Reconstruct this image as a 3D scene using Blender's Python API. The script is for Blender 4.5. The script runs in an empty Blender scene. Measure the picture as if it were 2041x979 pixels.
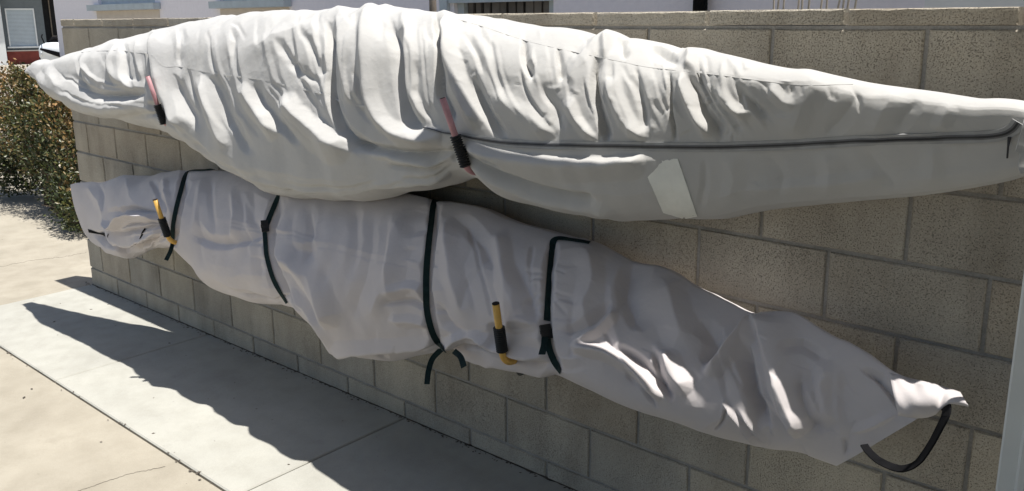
import bpy, bmesh, math, random
import numpy as np
from mathutils import Vector, Matrix
from mathutils.bvhtree import BVHTree

random.seed(7)
rng = np.random.default_rng(7)
scene = bpy.context.scene
COL = scene.collection

# ------------------------------------------------------------------ camera
# metres; x runs along the block wall, y = 0 is its front face, z = 0 its lowest visible bed joint
IMG_W, IMG_H = 2041.0, 979.0
F_PX, CX, CY = 1694.78, 1020.5, 420.62
CAM_ROT = (1.34819757, 0.00803226, 0.72247241)
CAM_POS = np.array([5.93862964, -2.30406608, 1.65534097])
cam_data = bpy.data.cameras.new('camera')
cam = bpy.data.objects.new('camera', cam_data)
COL.objects.link(cam)
cam.location = CAM_POS
cam.rotation_euler = CAM_ROT
cam_data.sensor_fit = 'HORIZONTAL'
cam_data.sensor_width = 36.0
cam_data.lens = F_PX / IMG_W * 36.0
cam_data.shift_y = (CY - IMG_H / 2) / IMG_W
cam_data.clip_start = 0.05
cam_data.clip_end = 600
scene.camera = cam

# ------------------------------------------------------------------ light
SUN = Vector((0.184, 0.0705, 1.0)).normalized()       # towards the sun
elev = math.asin(SUN.z)
world = bpy.data.worlds.new('World')
scene.world = world
world.use_nodes = True
wn = world.node_tree.nodes
wn.clear()
out = wn.new('ShaderNodeOutputWorld')
bg = wn.new('ShaderNodeBackground')
sky = wn.new('ShaderNodeTexSky')
sky.sky_type = 'NISHITA'
sky.sun_disc = False
sky.sun_elevation = elev
sky.sun_rotation = math.atan2(SUN.x, SUN.y)
bg.inputs['Strength'].default_value = 0.08
world.node_tree.links.new(sky.outputs[0], bg.inputs['Color'])
world.node_tree.links.new(bg.outputs[0], out.inputs['Surface'])
sun_data = bpy.data.lights.new('sun', 'SUN')
sun_data.energy = 5.0
sun_data.angle = math.radians(0.5)
sun_data.color = (1.0, 0.97, 0.925)
sun = bpy.data.objects.new('sun', sun_data)
COL.objects.link(sun)
sun.rotation_euler = SUN.to_track_quat('Z', 'Y').to_euler()
sun.location = (4, 2, 9)
scene.view_settings.view_transform = 'Standard'
scene.view_settings.look = 'None'
scene.view_settings.gamma = 1.0
scene.view_settings.use_curve_mapping = False
scene.view_settings.exposure = 0.52
scene.cycles.max_bounces = 8
scene.cycles.diffuse_bounces = 5

# ------------------------------------------------------------------ pixel <-> place
def _rot(w):
    cx, sx, cy, sy, cz, sz = (math.cos(w[0]), math.sin(w[0]), math.cos(w[1]), math.sin(w[1]), math.cos(w[2]), math.sin(w[2]))
    Rx = np.array([[1, 0, 0], [0, cx, -sx], [0, sx, cx]])
    Ry = np.array([[cy, 0, sy], [0, 1, 0], [-sy, 0, cy]])
    Rz = np.array([[cz, -sz, 0], [sz, cz, 0], [0, 0, 1]])
    return Rz @ Ry @ Rx
RC = _rot(CAM_ROT)
def ray(px, py):
    return RC @ np.array([(px - CX) / F_PX, -(py - CY) / F_PX, -1.0])
def at_y(px, py, Y):
    d = ray(px, py)
    return CAM_POS + d * ((Y - CAM_POS[1]) / d[1])
def on_ground(px, py):
    d = ray(px, py); n = np.array([-GS, 0, 1.0])
    return CAM_POS + d * ((np.array([0, 0, GZ]) - CAM_POS) @ n / (d @ n))
def project(P):
    q = (P - CAM_POS) @ RC
    return np.stack([CX + F_PX * q[..., 0] / -q[..., 2], CY - F_PX * q[..., 1] / -q[..., 2]], -1)
GZ, GS = -0.1285, 0.0135                               # the paving rises a little along the wall
def gz(x):
    return GZ + GS * max(x, -6.0)

# ------------------------------------------------------------------ object helpers
def tag(o, label=None, cat=None, group=None, kind=None):
    if label: o['label'] = label
    if cat: o['category'] = cat
    if group: o['group'] = group
    if kind: o['kind'] = kind
    return o
def empty(name, loc=(0, 0, 0)):
    o = bpy.data.objects.new(name, None)
    o.location = loc
    o.empty_display_size = 0.1
    COL.objects.link(o)
    return o
def link(name, me, mat=None, parent=None):
    o = bpy.data.objects.new(name, me)
    COL.objects.link(o)
    if mat is not None and len(me.materials) == 0:
        me.materials.append(mat)
    if parent is not None:
        o.parent = parent
        if parent.type == 'EMPTY':                     # children are modelled in world coordinates
            o.matrix_parent_inverse = Matrix.Translation(parent.location).inverted()
    return o
class MB:
    """collects boxes, tubes and ribbons as one mesh, in world coordinates"""
    def __init__(self): self.v, self.f, self.smooth = [], [], []
    def add(self, verts, faces, smooth=False):
        b = len(self.v)
        self.v += [tuple(map(float, p)) for p in verts]
        self.f += [tuple(i + b for i in f) for f in faces]
        self.smooth += [smooth] * len(faces)
        return self
    def box(self, lo, hi):
        x0, y0, z0 = lo; x1, y1, z1 = hi
        v = [(x0, y0, z0), (x1, y0, z0), (x1, y1, z0), (x0, y1, z0), (x0, y0, z1), (x1, y0, z1), (x1, y1, z1), (x0, y1, z1)]
        return self.add(v, [(0, 3, 2, 1), (4, 5, 6, 7), (0, 1, 5, 4), (1, 2, 6, 5), (2, 3, 7, 6), (3, 0, 4, 7)])
    def tube(self, pts, rad, n=12, caps=True):
        pts = [np.array(p, float) for p in pts]
        if np.isscalar(rad): rad = [rad] * len(pts)
        verts = []
        up = np.array([0.31, 0.11, 0.94])
        u = None
        for i, p in enumerate(pts):
            t = pts[min(i + 1, len(pts) - 1)] - pts[max(i - 1, 0)]
            t = t / (np.linalg.norm(t) + 1e-12)
            if u is None:
                u = np.cross(t, up)
                if np.linalg.norm(u) < 1e-3: u = np.cross(t, [1, 0, 0])
            u = u - t * (u @ t); u /= np.linalg.norm(u)
            w = np.cross(t, u)
            for k in range(n):
                a = 2 * math.pi * k / n
                verts.append(p + rad[i] * (math.cos(a) * u + math.sin(a) * w))
        faces = []
        for i in range(len(pts) - 1):
            for k in range(n):
                a, b = i * n + k, i * n + (k + 1) % n
                faces.append((a, b, b + n, a + n))
        self.add(verts, faces, True)
        if caps:
            b = len(self.v) - len(verts)
            self.f.append(tuple(b + k for k in reversed(range(n)))); self.smooth.append(False)
            self.f.append(tuple(b + (len(pts) - 1) * n + k for k in range(n))); self.smooth.append(False)
        return self
    def ribbon(self, pts, nrm, width, thick):
        pts = np.array(pts, float); nrm = np.array(nrm, float)
        if np.isscalar(width): width = [width] * len(pts)
        verts = []
        for i in range(len(pts)):
            t = pts[min(i + 1, len(pts) - 1)] - pts[max(i - 1, 0)]
            t /= np.linalg.norm(t) + 1e-12
            s = np.cross(nrm[i], t); s /= np.linalg.norm(s) + 1e-12
            n = np.cross(t, s)
            w = width[i] / 2
            verts += [pts[i] - s * w, pts[i] + s * w, pts[i] + s * w + n * thick, pts[i] - s * w + n * thick]
        faces = [(0, 1, 2, 3)]
        for i in range(len(pts) - 1):
            a = i * 4
            for k in range(4):
                faces.append((a + k, a + 4 + k, a + 4 + (k + 1) % 4, a + (k + 1) % 4))
        a = (len(pts) - 1) * 4
        faces.append((a + 3, a + 2, a + 1, a))
        return self.add(verts, faces)
    def mesh(self, name):
        me = bpy.data.meshes.new(name)
        me.from_pydata(self.v, [], self.f)
        me.polygons.foreach_set('use_smooth', self.smooth)
        me.validate(); me.update()
        return me
    def build(self, name, mat, parent=None):
        return link(name, self.mesh(name), mat, parent)
def smoothpath(pts, n):
    """Catmull-Rom through pts, n samples"""
    P = np.array(pts, float)
    P = np.vstack([2 * P[0] - P[1], P, 2 * P[-1] - P[-2]])
    m = len(P) - 3
    t = np.linspace(0, m - 1e-9, n); i = t.astype(int); f = (t - i)[:, None]
    a, b, c, d = P[i], P[i + 1], P[i + 2], P[i + 3]
    return 0.5 * ((2 * b) + (-a + c) * f + (2 * a - 5 * b + 4 * c - d) * f ** 2 + (-a + 3 * b - 3 * c + d) * f ** 3)
def sstep(a, b, x):
    t = np.clip((x - a) / (b - a), 0, 1)
    return t * t * (3 - 2 * t)

# ------------------------------------------------------------------ materials
def new_mat(name, rough=0.8, spec=0.3):
    m = bpy.data.materials.new(name); m.use_nodes = True
    nt = m.node_tree
    b = nt.nodes['Principled BSDF']
    b.inputs['Roughness'].default_value = rough
    b.inputs['Specular IOR Level'].default_value = spec
    return m, nt, b
def N(nt, t, **kw):
    n = nt.nodes.new(t)
    for k, v in kw.items():
        if k in n.inputs.keys() if hasattr(n.inputs, 'keys') else False: n.inputs[k].default_value = v
        else: setattr(n, k, v)
    return n
def noise(nt, vec, scale, detail=6, rough=0.55):
    n = nt.nodes.new('ShaderNodeTexNoise')
    n.inputs['Scale'].default_value = scale; n.inputs['Detail'].default_value = detail; n.inputs['Roughness'].default_value = rough
    nt.links.new(vec, n.inputs['Vector']); return n.outputs['Fac']
def ramp(nt, fac, stops):
    r = nt.nodes.new('ShaderNodeValToRGB')
    el = r.color_ramp.elements
    while len(el) < len(stops): el.new(0.5)
    for e, (p, c) in zip(el, stops):
        e.position = p; e.color = (*c, 1) if len(c) == 3 else c
    nt.links.new(fac, r.inputs['Fac']); return r.outputs['Color']
def mix(nt, fac, a, b, mode='MIX'):
    m = nt.nodes.new('ShaderNodeMix'); m.data_type = 'RGBA'; m.blend_type = mode
    for val, idx in ((fac, 0), (a, 6), (b, 7)):
        if hasattr(val, 'is_output') or isinstance(val, bpy.types.NodeSocket): nt.links.new(val, m.inputs[idx])
        elif isinstance(val, (int, float)): m.inputs[idx].default_value = val
        else: m.inputs[idx].default_value = (*val, 1)
    return m.outputs[2]
def math_n(nt, op, a, b=0.0):
    m = nt.nodes.new('ShaderNodeMath'); m.operation = op
    for i, v in enumerate((a, b)):
        if isinstance(v, bpy.types.NodeSocket): nt.links.new(v, m.inputs[i])
        else: m.inputs[i].default_value = v
    return m.outputs[0]
def bump(nt, b, height, strength, dist):
    n = nt.nodes.new('ShaderNodeBump')
    n.inputs['Strength'].default_value = strength; n.inputs['Distance'].default_value = dist
    nt.links.new(height, n.inputs['Height'])
    nt.links.new(n.outputs['Normal'], b.inputs['Normal'])
def geo_pos(nt):
    return nt.nodes.new('ShaderNodeNewGeometry').outputs['Position']
def obj_rand(nt):
    return nt.nodes.new('ShaderNodeObjectInfo').outputs['Random']

def mat_block():
    m, nt, b = new_mat('block_concrete', 0.95, 0.15)
    p = geo_pos(nt); r = obj_rand(nt)
    big = noise(nt, p, 4.0, 5)
    c = ramp(nt, big, [(0.3, (0.36, 0.328, 0.272)), (0.7, (0.455, 0.42, 0.355))])
    tint = ramp(nt, r, [(0.0, (0.88, 0.88, 0.885)), (0.45, (1.0, 1.0, 1.0)), (0.8, (1.05, 1.03, 0.99)), (1.0, (0.97, 0.93, 0.89))])
    c = mix(nt, 1.0, c, tint, 'MULTIPLY')
    grit = noise(nt, p, 190, 4, 0.7)
    c = mix(nt, 0.55, c, ramp(nt, grit, [(0.3, (0.35, 0.34, 0.33)), (0.5, (1, 1, 1)), (0.75, (1.3, 1.27, 1.2))]), 'MULTIPLY')
    # grime and pale mineral streaks that run across the joints
    mp = nt.nodes.new('ShaderNodeMapping'); mp.inputs['Scale'].default_value = (1.0, 1.0, 0.22); nt.links.new(p, mp.inputs['Vector'])
    st = noise(nt, mp.outputs[0], 7.0, 5, 0.6)
    c = mix(nt, 0.7, c, ramp(nt, st, [(0.28, (0.72, 0.70, 0.68)), (0.5, (1, 1, 1)), (0.74, (1.16, 1.15, 1.13))]), 'MULTIPLY')
    pit = math_n(nt, 'ADD', noise(nt, p, 230, 3, 0.65), math_n(nt, 'MULTIPLY', math_n(nt, 'SUBTRACT', noise(nt, p, 3.3, 3), 0.5), 0.22))
    pits = ramp(nt, pit, [(0.585, (0, 0, 0)), (0.65, (1, 1, 1))])
    c = mix(nt, math_n(nt, 'MULTIPLY', pits, 0.42), c, (0.06, 0.05, 0.045))
    nt.links.new(c, b.inputs['Base Color'])
    h = math_n(nt, 'SUBTRACT', math_n(nt, 'MULTIPLY', grit, 0.5), math_n(nt, 'MULTIPLY', pits, 0.7))
    bump(nt, b, h, 0.8, 0.004)
    return m
def mat_mortar():
    m, nt, b = new_mat('mortar', 0.95, 0.1)
    p = geo_pos(nt)
    c = ramp(nt, noise(nt, p, 9, 5), [(0.3, (0.25, 0.24, 0.22)), (0.7, (0.37, 0.355, 0.33))])
    g = noise(nt, p, 160, 4, 0.7)
    c = mix(nt, 0.4, c, ramp(nt, g, [(0.3, (0.4, 0.4, 0.4)), (0.6, (1.1, 1.1, 1.1))]), 'MULTIPLY')
    nt.links.new(c, b.inputs['Base Color']); bump(nt, b, g, 0.6, 0.004)
    return m
def mat_concrete(name, c0, c1, stain):
    m, nt, b = new_mat(name, 0.9, 0.2)
    p = geo_pos(nt)
    c = ramp(nt, noise(nt, p, 2.2, 6), [(0.3, c0), (0.7, c1)])
    c = mix(nt, 0.5, c, ramp(nt, noise(nt, p, 9.0, 5, 0.65), [(0.32, (0.84, 0.83, 0.80)), (0.6, (1.03, 1.03, 1.02))]), 'MULTIPLY')
    fine = noise(nt, p, 220, 3, 0.6)
    c = mix(nt, 0.25, c, ramp(nt, fine, [(0.3, (0.7, 0.7, 0.7)), (0.7, (1.15, 1.15, 1.15))]), 'MULTIPLY')
    st = ramp(nt, noise(nt, p, 5.5, 4, 0.6), [(0.64, (0, 0, 0)), (0.74, (1, 1, 1))])
    c = mix(nt, math_n(nt, 'MULTIPLY', st, 0.35), c, stain)
    speck = ramp(nt, noise(nt, p, 38, 2, 0.5), [(0.75, (0, 0, 0)), (0.78, (1, 1, 1))])
    c = mix(nt, math_n(nt, 'MULTIPLY', speck, 0.5), c, (0.08, 0.07, 0.06))
    nt.links.new(c, b.inputs['Base Color'])
    bump(nt, b, math_n(nt, 'ADD', fine, math_n(nt, 'MULTIPLY', noise(nt, p, 30, 4), 1.5)), 0.25, 0.003)
    return m
def mat_cloth(name, c0, c1, dirt, rough=0.9, crumple=0.2):
    m, nt, b = new_mat(name, rough, 0.1)
    p = geo_pos(nt)
    c = ramp(nt, noise(nt, p, 3.5, 5), [(0.3, c0), (0.7, c1)])
    # faint dirt specks and rubbed marks
    d = ramp(nt, noise(nt, p, 14, 6, 0.7), [(0.60, (0, 0, 0)), (0.78, (1, 1, 1))])
    c = mix(nt, math_n(nt, 'MULTIPLY', d, 0.34), c, dirt)
    nt.links.new(c, b.inputs['Base Color'])
    b.inputs['Sheen Weight'].default_value = 0.15
    weave = noise(nt, p, 900, 2, 0.5)
    crum = noise(nt, p, 45, 4, 0.55)
    def crease(sc):
        n_ = noise(nt, p, sc, 2, 0.45)
        return math_n(nt, 'SUBTRACT', 1.0, math_n(nt, 'ABSOLUTE', math_n(nt, 'SUBTRACT', math_n(nt, 'MULTIPLY', n_, 4.0), 2.0)))
    hh = math_n(nt, 'ADD', math_n(nt, 'MULTIPLY', crease(11), 0.8), math_n(nt, 'MULTIPLY', crease(27), 0.35))
    hh = math_n(nt, 'ADD', hh, math_n(nt, 'MULTIPLY', crum, 0.5))
    bump(nt, b, math_n(nt, 'ADD', math_n(nt, 'MULTIPLY', weave, 0.12), hh), crumple, 0.006)
    return m
def mat_plain(name, col, rough=0.7, var=0.15, spec=0.3, scale=20, metal=0.0):
    m, nt, b = new_mat(name, rough, spec)
    p = geo_pos(nt)
    lo = tuple(c * (1 - var) for c in col); hi = tuple(min(1, c * (1 + var)) for c in col)
    nz = noise(nt, p, scale, 5)
    nt.links.new(ramp(nt, nz, [(0.3, lo), (0.7, hi)]), b.inputs['Base Color'])
    b.inputs['Metallic'].default_value = metal
    bump(nt, b, noise(nt, p, scale * 8, 3), 0.15, 0.002)
    return m
def mat_leaf(name, stops):
    m, nt, b = new_mat(name, 0.45, 0.45)
    att = nt.nodes.new('ShaderNodeAttribute'); att.attribute_name = 'tone'
    c = ramp(nt, att.outputs['Fac'], stops)
    nt.links.new(c, b.inputs['Base Color'])
    b.inputs['Subsurface Weight'].default_value = 0.0
    return m

M = dict(
    block=mat_block(), mortar=mat_mortar(),
    slab=mat_concrete('slab_concrete', (0.355, 0.347, 0.31), (0.425, 0.417, 0.372), (0.27, 0.26, 0.24)),
    drive=mat_concrete('driveway_concrete', (0.305, 0.275, 0.22), (0.38, 0.345, 0.28), (0.27, 0.24, 0.19)),
    street=mat_concrete('street_paving', (0.30, 0.27, 0.22), (0.38, 0.35, 0.29), (0.22, 0.2, 0.17)),
    canvas=mat_cloth('canvas_light', (0.44, 0.432, 0.414), (0.505, 0.495, 0.47), (0.38, 0.36, 0.33)),
    canvas2=mat_cloth('canvas_mauve', (0.52, 0.485, 0.478), (0.59, 0.55, 0.54), (0.36, 0.33, 0.32), 0.9, 0.16),
    tape=mat_plain('patch_tape', (0.80, 0.80, 0.73), 0.6, 0.08, 0.4, 12),
    zip=mat_plain('zip_tape', (0.16, 0.16, 0.165), 0.6, 0.2),
    ziptooth=mat_plain('zip_teeth', (0.045, 0.045, 0.047), 0.4, 0.1),
    piping=mat_plain('zip_flap', (0.36, 0.36, 0.355), 0.75, 0.15),
    strap=mat_plain('green_webbing', (0.009, 0.024, 0.024), 0.75, 0.3, 0.2, 60),
    black=mat_plain('black_webbing', (0.007, 0.007, 0.008), 0.9, 0.3, 0.1, 60),
    rubber=mat_plain('black_rubber', (0.016, 0.016, 0.016), 0.55, 0.2, 0.35),
    pink=mat_plain('faded_pink_paint', (0.46, 0.24, 0.25), 0.5, 0.18, 0.35, 30),
    yellow=mat_plain('yellow_paint', (0.66, 0.39, 0.085), 0.42, 0.12, 0.45, 30),
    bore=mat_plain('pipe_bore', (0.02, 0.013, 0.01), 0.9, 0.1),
    stucco=mat_plain('lavender_stucco', (0.86, 0.82, 0.85), 0.95, 0.03, 0.15, 30),
    stain=mat_plain('stained_stucco', (0.62, 0.55, 0.48), 0.95, 0.06, 0.15, 12),
    trim=mat_plain('blue_grey_trim', (0.46, 0.52, 0.55), 0.6, 0.08, 0.3, 15),
    white=mat_plain('white_paint', (0.76, 0.77, 0.76), 0.45, 0.05, 0.4, 8),
    vinyl=mat_plain('vinyl_white', (0.62, 0.64, 0.62), 0.35, 0.05, 0.5, 6),
    dark=mat_plain('porch_shade_dark', (0.018, 0.018, 0.02), 0.8, 0.3),
    glass=mat_plain('window_glass', (0.03, 0.035, 0.04), 0.08, 0.3, 0.6, 3),
    curtain=mat_plain('curtain', (0.16, 0.15, 0.14), 0.9, 0.3, 0.1, 6),
    wood=mat_plain('weathered_wood', (0.27, 0.23, 0.19), 0.9, 0.3, 0.1, 25),
    grey=mat_plain('grey_siding', (0.155, 0.175, 0.185), 0.85, 0.08, 0.2, 6),
    brick=mat_plain('red_brick', (0.24, 0.065, 0.05), 0.9, 0.2, 0.15, 3),
    blind=mat_plain('blind_slat', (0.50, 0.56, 0.60), 0.6, 0.05, 0.3, 4),
    plank=mat_plain('roof_plank', (0.60, 0.58, 0.54), 0.8, 0.1, 0.2, 10),
    bark=mat_plain('bark', (0.10, 0.075, 0.055), 0.95, 0.3, 0.1, 30),
    twig=mat_plain('dry_twig', (0.55, 0.49, 0.41), 0.9, 0.15, 0.1, 30),
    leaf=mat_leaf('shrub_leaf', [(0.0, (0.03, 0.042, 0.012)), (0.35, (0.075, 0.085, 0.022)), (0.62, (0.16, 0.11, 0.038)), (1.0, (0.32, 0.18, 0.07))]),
    debris=mat_plain('leaf_litter', (0.09, 0.075, 0.06), 0.9, 0.3),
    scooter=mat_plain('scooter_white', (0.78, 0.80, 0.80), 0.25, 0.03, 0.5, 4),
)

# ------------------------------------------------------------------ ground
def sheet(name, xs, ys, mat, dz=0.0, parent=None):
    v = [(x, y, gz(x) + dz) for y in ys for x in xs]
    nx = len(xs)
    f = [(j * nx + i, j * nx + i + 1, (j + 1) * nx + i + 1, (j + 1) * nx + i) for j in range(len(ys) - 1) for i in range(nx - 1)]
    me = bpy.data.meshes.new(name); me.from_pydata(v, [], f); me.update()
    return link(name, me, mat, parent)
tag(sheet('ground', [-300, -40, -6, 40], [-200, -20, 20, 200], M['drive'], -0.012), kind='structure')
tag(sheet('street', [-300, -60, -30, -17.5], [-200, 0, 200], M['street'], -0.008), kind='structure')

STRIP_Y = -0.847
def slab_piece(name, x0, x1, y0, y1, mat, parent, top=0.0, gap=0.0035, edge=0.006):
    """a poured panel with eased edges, following the fall of the paving"""
    bm = bmesh.new()
    z = lambda x: gz(x) + top
    xa, xb, ya, yb = x0 + gap, x1 - gap, y0 + gap, y1 - gap
    rings = [((xa, ya), (xb, ya), (xb, yb), (xa, yb), -0.03), ((xa, ya), (xb, ya), (xb, yb), (xa, yb), -edge * 0.8),
             ((xa + edge, ya + edge), (xb - edge, ya + edge), (xb - edge, yb - edge), (xa + edge, yb - edge), 0.0)]
    vs = [[bm.verts.new((p[0], p[1], z(p[0]) + r[4])) for p in r[:4]] for r in rings]
    for a, b in zip(vs[:-1], vs[1:]):
        for k in range(4): bm.faces.new((a[k], a[(k + 1) % 4], b[(k + 1) % 4], b[k]))
    bm.faces.new(vs[-1])
    me = bpy.data.meshes.new(name); bm.to_mesh(me); bm.free()
    return link(name, me, mat, parent)
strip = empty('concrete_strip'); tag(strip, kind='structure')
for a, b in ((-0.01, 1.563), (1.563, 3.251), (3.251, 4.93), (4.93, 6.6), (6.6, 8.3)):
    slab_piece('slab', a, b, STRIP_Y, 0.10, M['slab'], strip, 0.004)
drive = empty('driveway'); tag(drive, kind='structure')
for a, b in ((-12.0, -6.0), (-6.0, -0.01)):
    slab_piece('slab', a, b, -9.0, 6.0, M['drive'], drive, 0.0)
for a, b in ((-0.01, 4.3), (4.3, 9.0)):
    slab_piece('slab', a, b, -5.0, STRIP_Y, M['drive'], drive, 0.0)
    slab_piece('slab', a, b, -9.0, -5.0, M['drive'], drive, 0.0)
# hairline cracks in the driveway
def crack(pts_px, parent):
    P = []
    for (a, b) in zip(pts_px[:-1], pts_px[1:]):
        for t in np.linspace(0, 1, 14, endpoint=False):
            q = on_ground(a[0] + (b[0] - a[0]) * t + random.uniform(-1.2, 1.2), a[1] + (b[1] - a[1]) * t + random.uniform(-1.0, 1.0))
            P.append(q + np.array([0, 0, 0.0006]))
    mb = MB(); mb.ribbon(P, [(0, 0, 1)] * len(P), [random.uniform(0.0012, 0.003) for _ in P], 0.0006)
    mb.build('crack', M['debris'], parent)
crack([(330, 931), (262, 944), (205, 962), (158, 979), (80, 1000)], drive)
crack([(0, 532), (70, 518), (130, 512), (176, 502)], drive)

# leaf litter and grit blown against the wall and into the joint
def litter():
    mb = MB()
    for i in range(420):
        k = random.random()
        if k < 0.80: x, y = random.uniform(-0.1, 5.2), -abs(random.gauss(0.0, 0.012)) - 0.004
        elif k < 0.93: x, y = random.uniform(0.5, 4.5), STRIP_Y + random.gauss(0, 0.012)
        else: x, y = random.uniform(-1.5, 4.5), random.uniform(-1.3, -0.03)
        s = random.uniform(0.003, 0.009) * (1.5 if k > 0.9 else 1); a = random.uniform(0, 6.28)
        z = gz(x) + 0.0045
        c, sn = math.cos(a) * s, math.sin(a) * s
        h = s * random.uniform(0.15, 0.5)
        mb.add([(x + c, y + sn, z), (x - sn * .6, y + c * .6, z), (x - c, y - sn, z), (x + sn * .6, y - c * .6, z), (x, y, z + h)],
               [(0, 1, 4), (1, 2, 4), (2, 3, 4), (3, 0, 4), (3, 2, 1, 0)])
    tag(mb.build('leaf_litter', M['debris']), kind='stuff')
litter()
def dirt_line():
    P, W = [], []
    for x in np.arange(0.0, 6.5, 0.02):
        P.append((x, -0.003, gz(x) + 0.0048)); W.append(0.004 + 0.010 * abs(random.gauss(0, 0.6)))
    tag(MB().ribbon(P, [(0, 0, 1)] * len(P), W, 0.0012).build('dirt', M['debris']), kind='stuff')
dirt_line()

# ------------------------------------------------------------------ block wall
BL, BH, JT, WT = 0.4064, 0.2032, 0.0105, 0.150
def block_mesh(name, L, H, D, seed):
    """block with slightly ragged, eased front edges"""
    r = random.Random(seed)
    e = 0.0035
    bm = bmesh.new()
    nx, nz = 8, 5
    front = {}
    for i in range(nx + 1):
        for j in range(nz + 1):
            x = L * i / nx; z = H * j / nz
            y = r.uniform(-0.0006, 0.0006)
            if i in (0, nx): x += (e + r.uniform(-0.0018, 0.0022)) * (1 if i == 0 else -1)
            if j in (0, nz): z += (e + r.uniform(-0.0018, 0.0022)) * (1 if j == 0 else -1)
            front[i, j] = bm.verts.new((x, y, z))
    for i in range(nx):
        for j in range(nz):
            bm.faces.new((front[i, j], front[i + 1, j], front[i + 1, j + 1], front[i, j + 1]))
    loop = [(i, 0) for i in range(nx)] + [(nx, j) for j in range(nz)] + [(i, nz) for i in range(nx, 0, -1)] + [(0, j) for j in range(nz, 0, -1)]
    ring2 = []; ring3 = []
    for (i, j) in loop:
        x = L * i / nx; z = H * j / nz
        ring2.append(bm.verts.new((x, e * 1.3, z))); ring3.append(bm.verts.new((x, D, z)))
    n = len(loop)
    for k in range(n):
        a, b = front[loop[k]], front[loop[(k + 1) % n]]
        bm.faces.new((b, a, ring2[k], ring2[(k + 1) % n]))
        bm.faces.new((ring2[(k + 1) % n], ring2[k], ring3[k], ring3[(k + 1) % n]))
    bm.faces.new(list(reversed(ring3)))
    bmesh.ops.recalc_face_normals(bm, faces=bm.faces)
    me = bpy.data.meshes.new(name); bm.to_mesh(me); bm.free()
    me.materials.append(M['block'])
    return me
wall = empty('block_wall'); tag(wall, 'tan concrete block garden wall with a thin cap course', 'wall')
XR = 7.6
core = MB(); core.box((0.008, 0.0075, -0.30), (XR, WT - 0.0075, 8 * BH + 0.004)); core.build('mortar', M['mortar'], wall)
full = [block_mesh('block_full', BL - JT, BH - JT, WT, k) for k in range(5)]
half = [block_mesh('block_half', BL / 2 - JT / 2, BH - JT, WT, 20 + k) for k in range(3)]
capm = [block_mesh('block_cap', BL - JT, 0.0425, WT, 40 + k) for k in range(5)]
caph = [block_mesh('block_cap_half', BL / 2 - JT / 2, 0.0425, WT, 60 + k) for k in range(2)]
for c in range(0, 10):                                   # course 0 is sunk into the paving; 9 is the cap
    z0 = (c - 1) * BH + JT / 2
    odd = c % 2 == 1
    x = 0.0; k = 0
    while x < XR:
        if odd and k == 0:
            me, L = (caph if c == 9 else half)[c % 2], BL / 2
        else:
            me, L = (capm if c == 9 else full)[random.randrange(5)], BL
        o = link('block', me, None, wall)
        o.location = (x + (0 if k == 0 else JT / 2), random.uniform(-0.0012, 0.0012), z0 + random.uniform(-0.0012, 0.0012))
        x += L; k += 1

# ------------------------------------------------------------------ draped covers
def val_noise(shape_seed):
    g = np.random.default_rng(shape_seed).standard_normal((256, 256))
    def f(u, v):
        i = np.floor(u).astype(int); j = np.floor(v).astype(int)
        a = u - i; b = v - j
        a = a * a * a * (a * (6 * a - 15) + 10); b = b * b * b * (b * (6 * b - 15) + 10)
        i0, i1, j0, j1 = i % 256, (i + 1) % 256, j % 256, (j + 1) % 256
        return (g[i0, j0] * (1 - a) + g[i1, j0] * a) * (1 - b) + (g[i0, j1] * (1 - a) + g[i1, j1] * a) * b
    return f
NZ = [val_noise(100 + k) for k in range(12)]

def fold_field(PX, folds, warp, wscale=1.0):
    """sum of traced fold ridges and valleys; PX (...,2) image positions, result in metres"""
    h = np.zeros(PX.shape[:-1])
    X = PX[..., 0] + warp[0]; Y = PX[..., 1] + warp[1]
    for pts, wl, wr, amp in folds:
        wl, wr = wl * wscale, wr * wscale
        P = smoothpath(pts, max(8, 5 * len(pts)))
        m = 3.2 * max(wl, wr)
        sel = (X > P[:, 0].min() - m) & (X < P[:, 0].max() + m) & (Y > P[:, 1].min() - m) & (Y < P[:, 1].max() + m)
        if not sel.any(): continue
        x, y = X[sel], Y[sel]
        best = np.full(x.shape, 1e9); sd = np.zeros(x.shape); tt = np.zeros(x.shape)
        seg = np.linalg.norm(np.diff(P, axis=0), axis=1); cum = np.concatenate([[0], np.cumsum(seg)]); L = cum[-1]
        for k in range(len(P) - 1):
            a = P[k]; d = P[k + 1] - a; l = seg[k] + 1e-9; d = d / l
            px, py = x - a[0], y - a[1]
            t = np.clip(px * d[0] + py * d[1], 0, l)
            qx, qy = px - t * d[0], py - t * d[1]
            dist = np.hypot(qx, qy)
            s = -(d[0] * py - d[1] * px)
            u = dist < best
            best = np.where(u, dist, best); sd = np.where(u, np.where(s >= 0, dist, -dist), sd); tt = np.where(u, cum[k] + t, tt)
        w = np.where(sd >= 0, wr, wl)
        e_ = 0.10 if amp < 0 else 0.32
        r_ = best / (w * 1.75)
        g = np.clip(1 + e_ - np.sqrt(r_ * r_ + e_ * e_), 0, None)
        g = 0.8 * g ** 1.35 + 0.2 * np.exp(-(best / w) ** 2)
        e = min(0.28 * L, 34.0)
        g *= sstep(-0.25 * e, e, tt) * sstep(-0.25 * e, e, L - tt)
        h[sel] += amp * g
    return h

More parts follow.
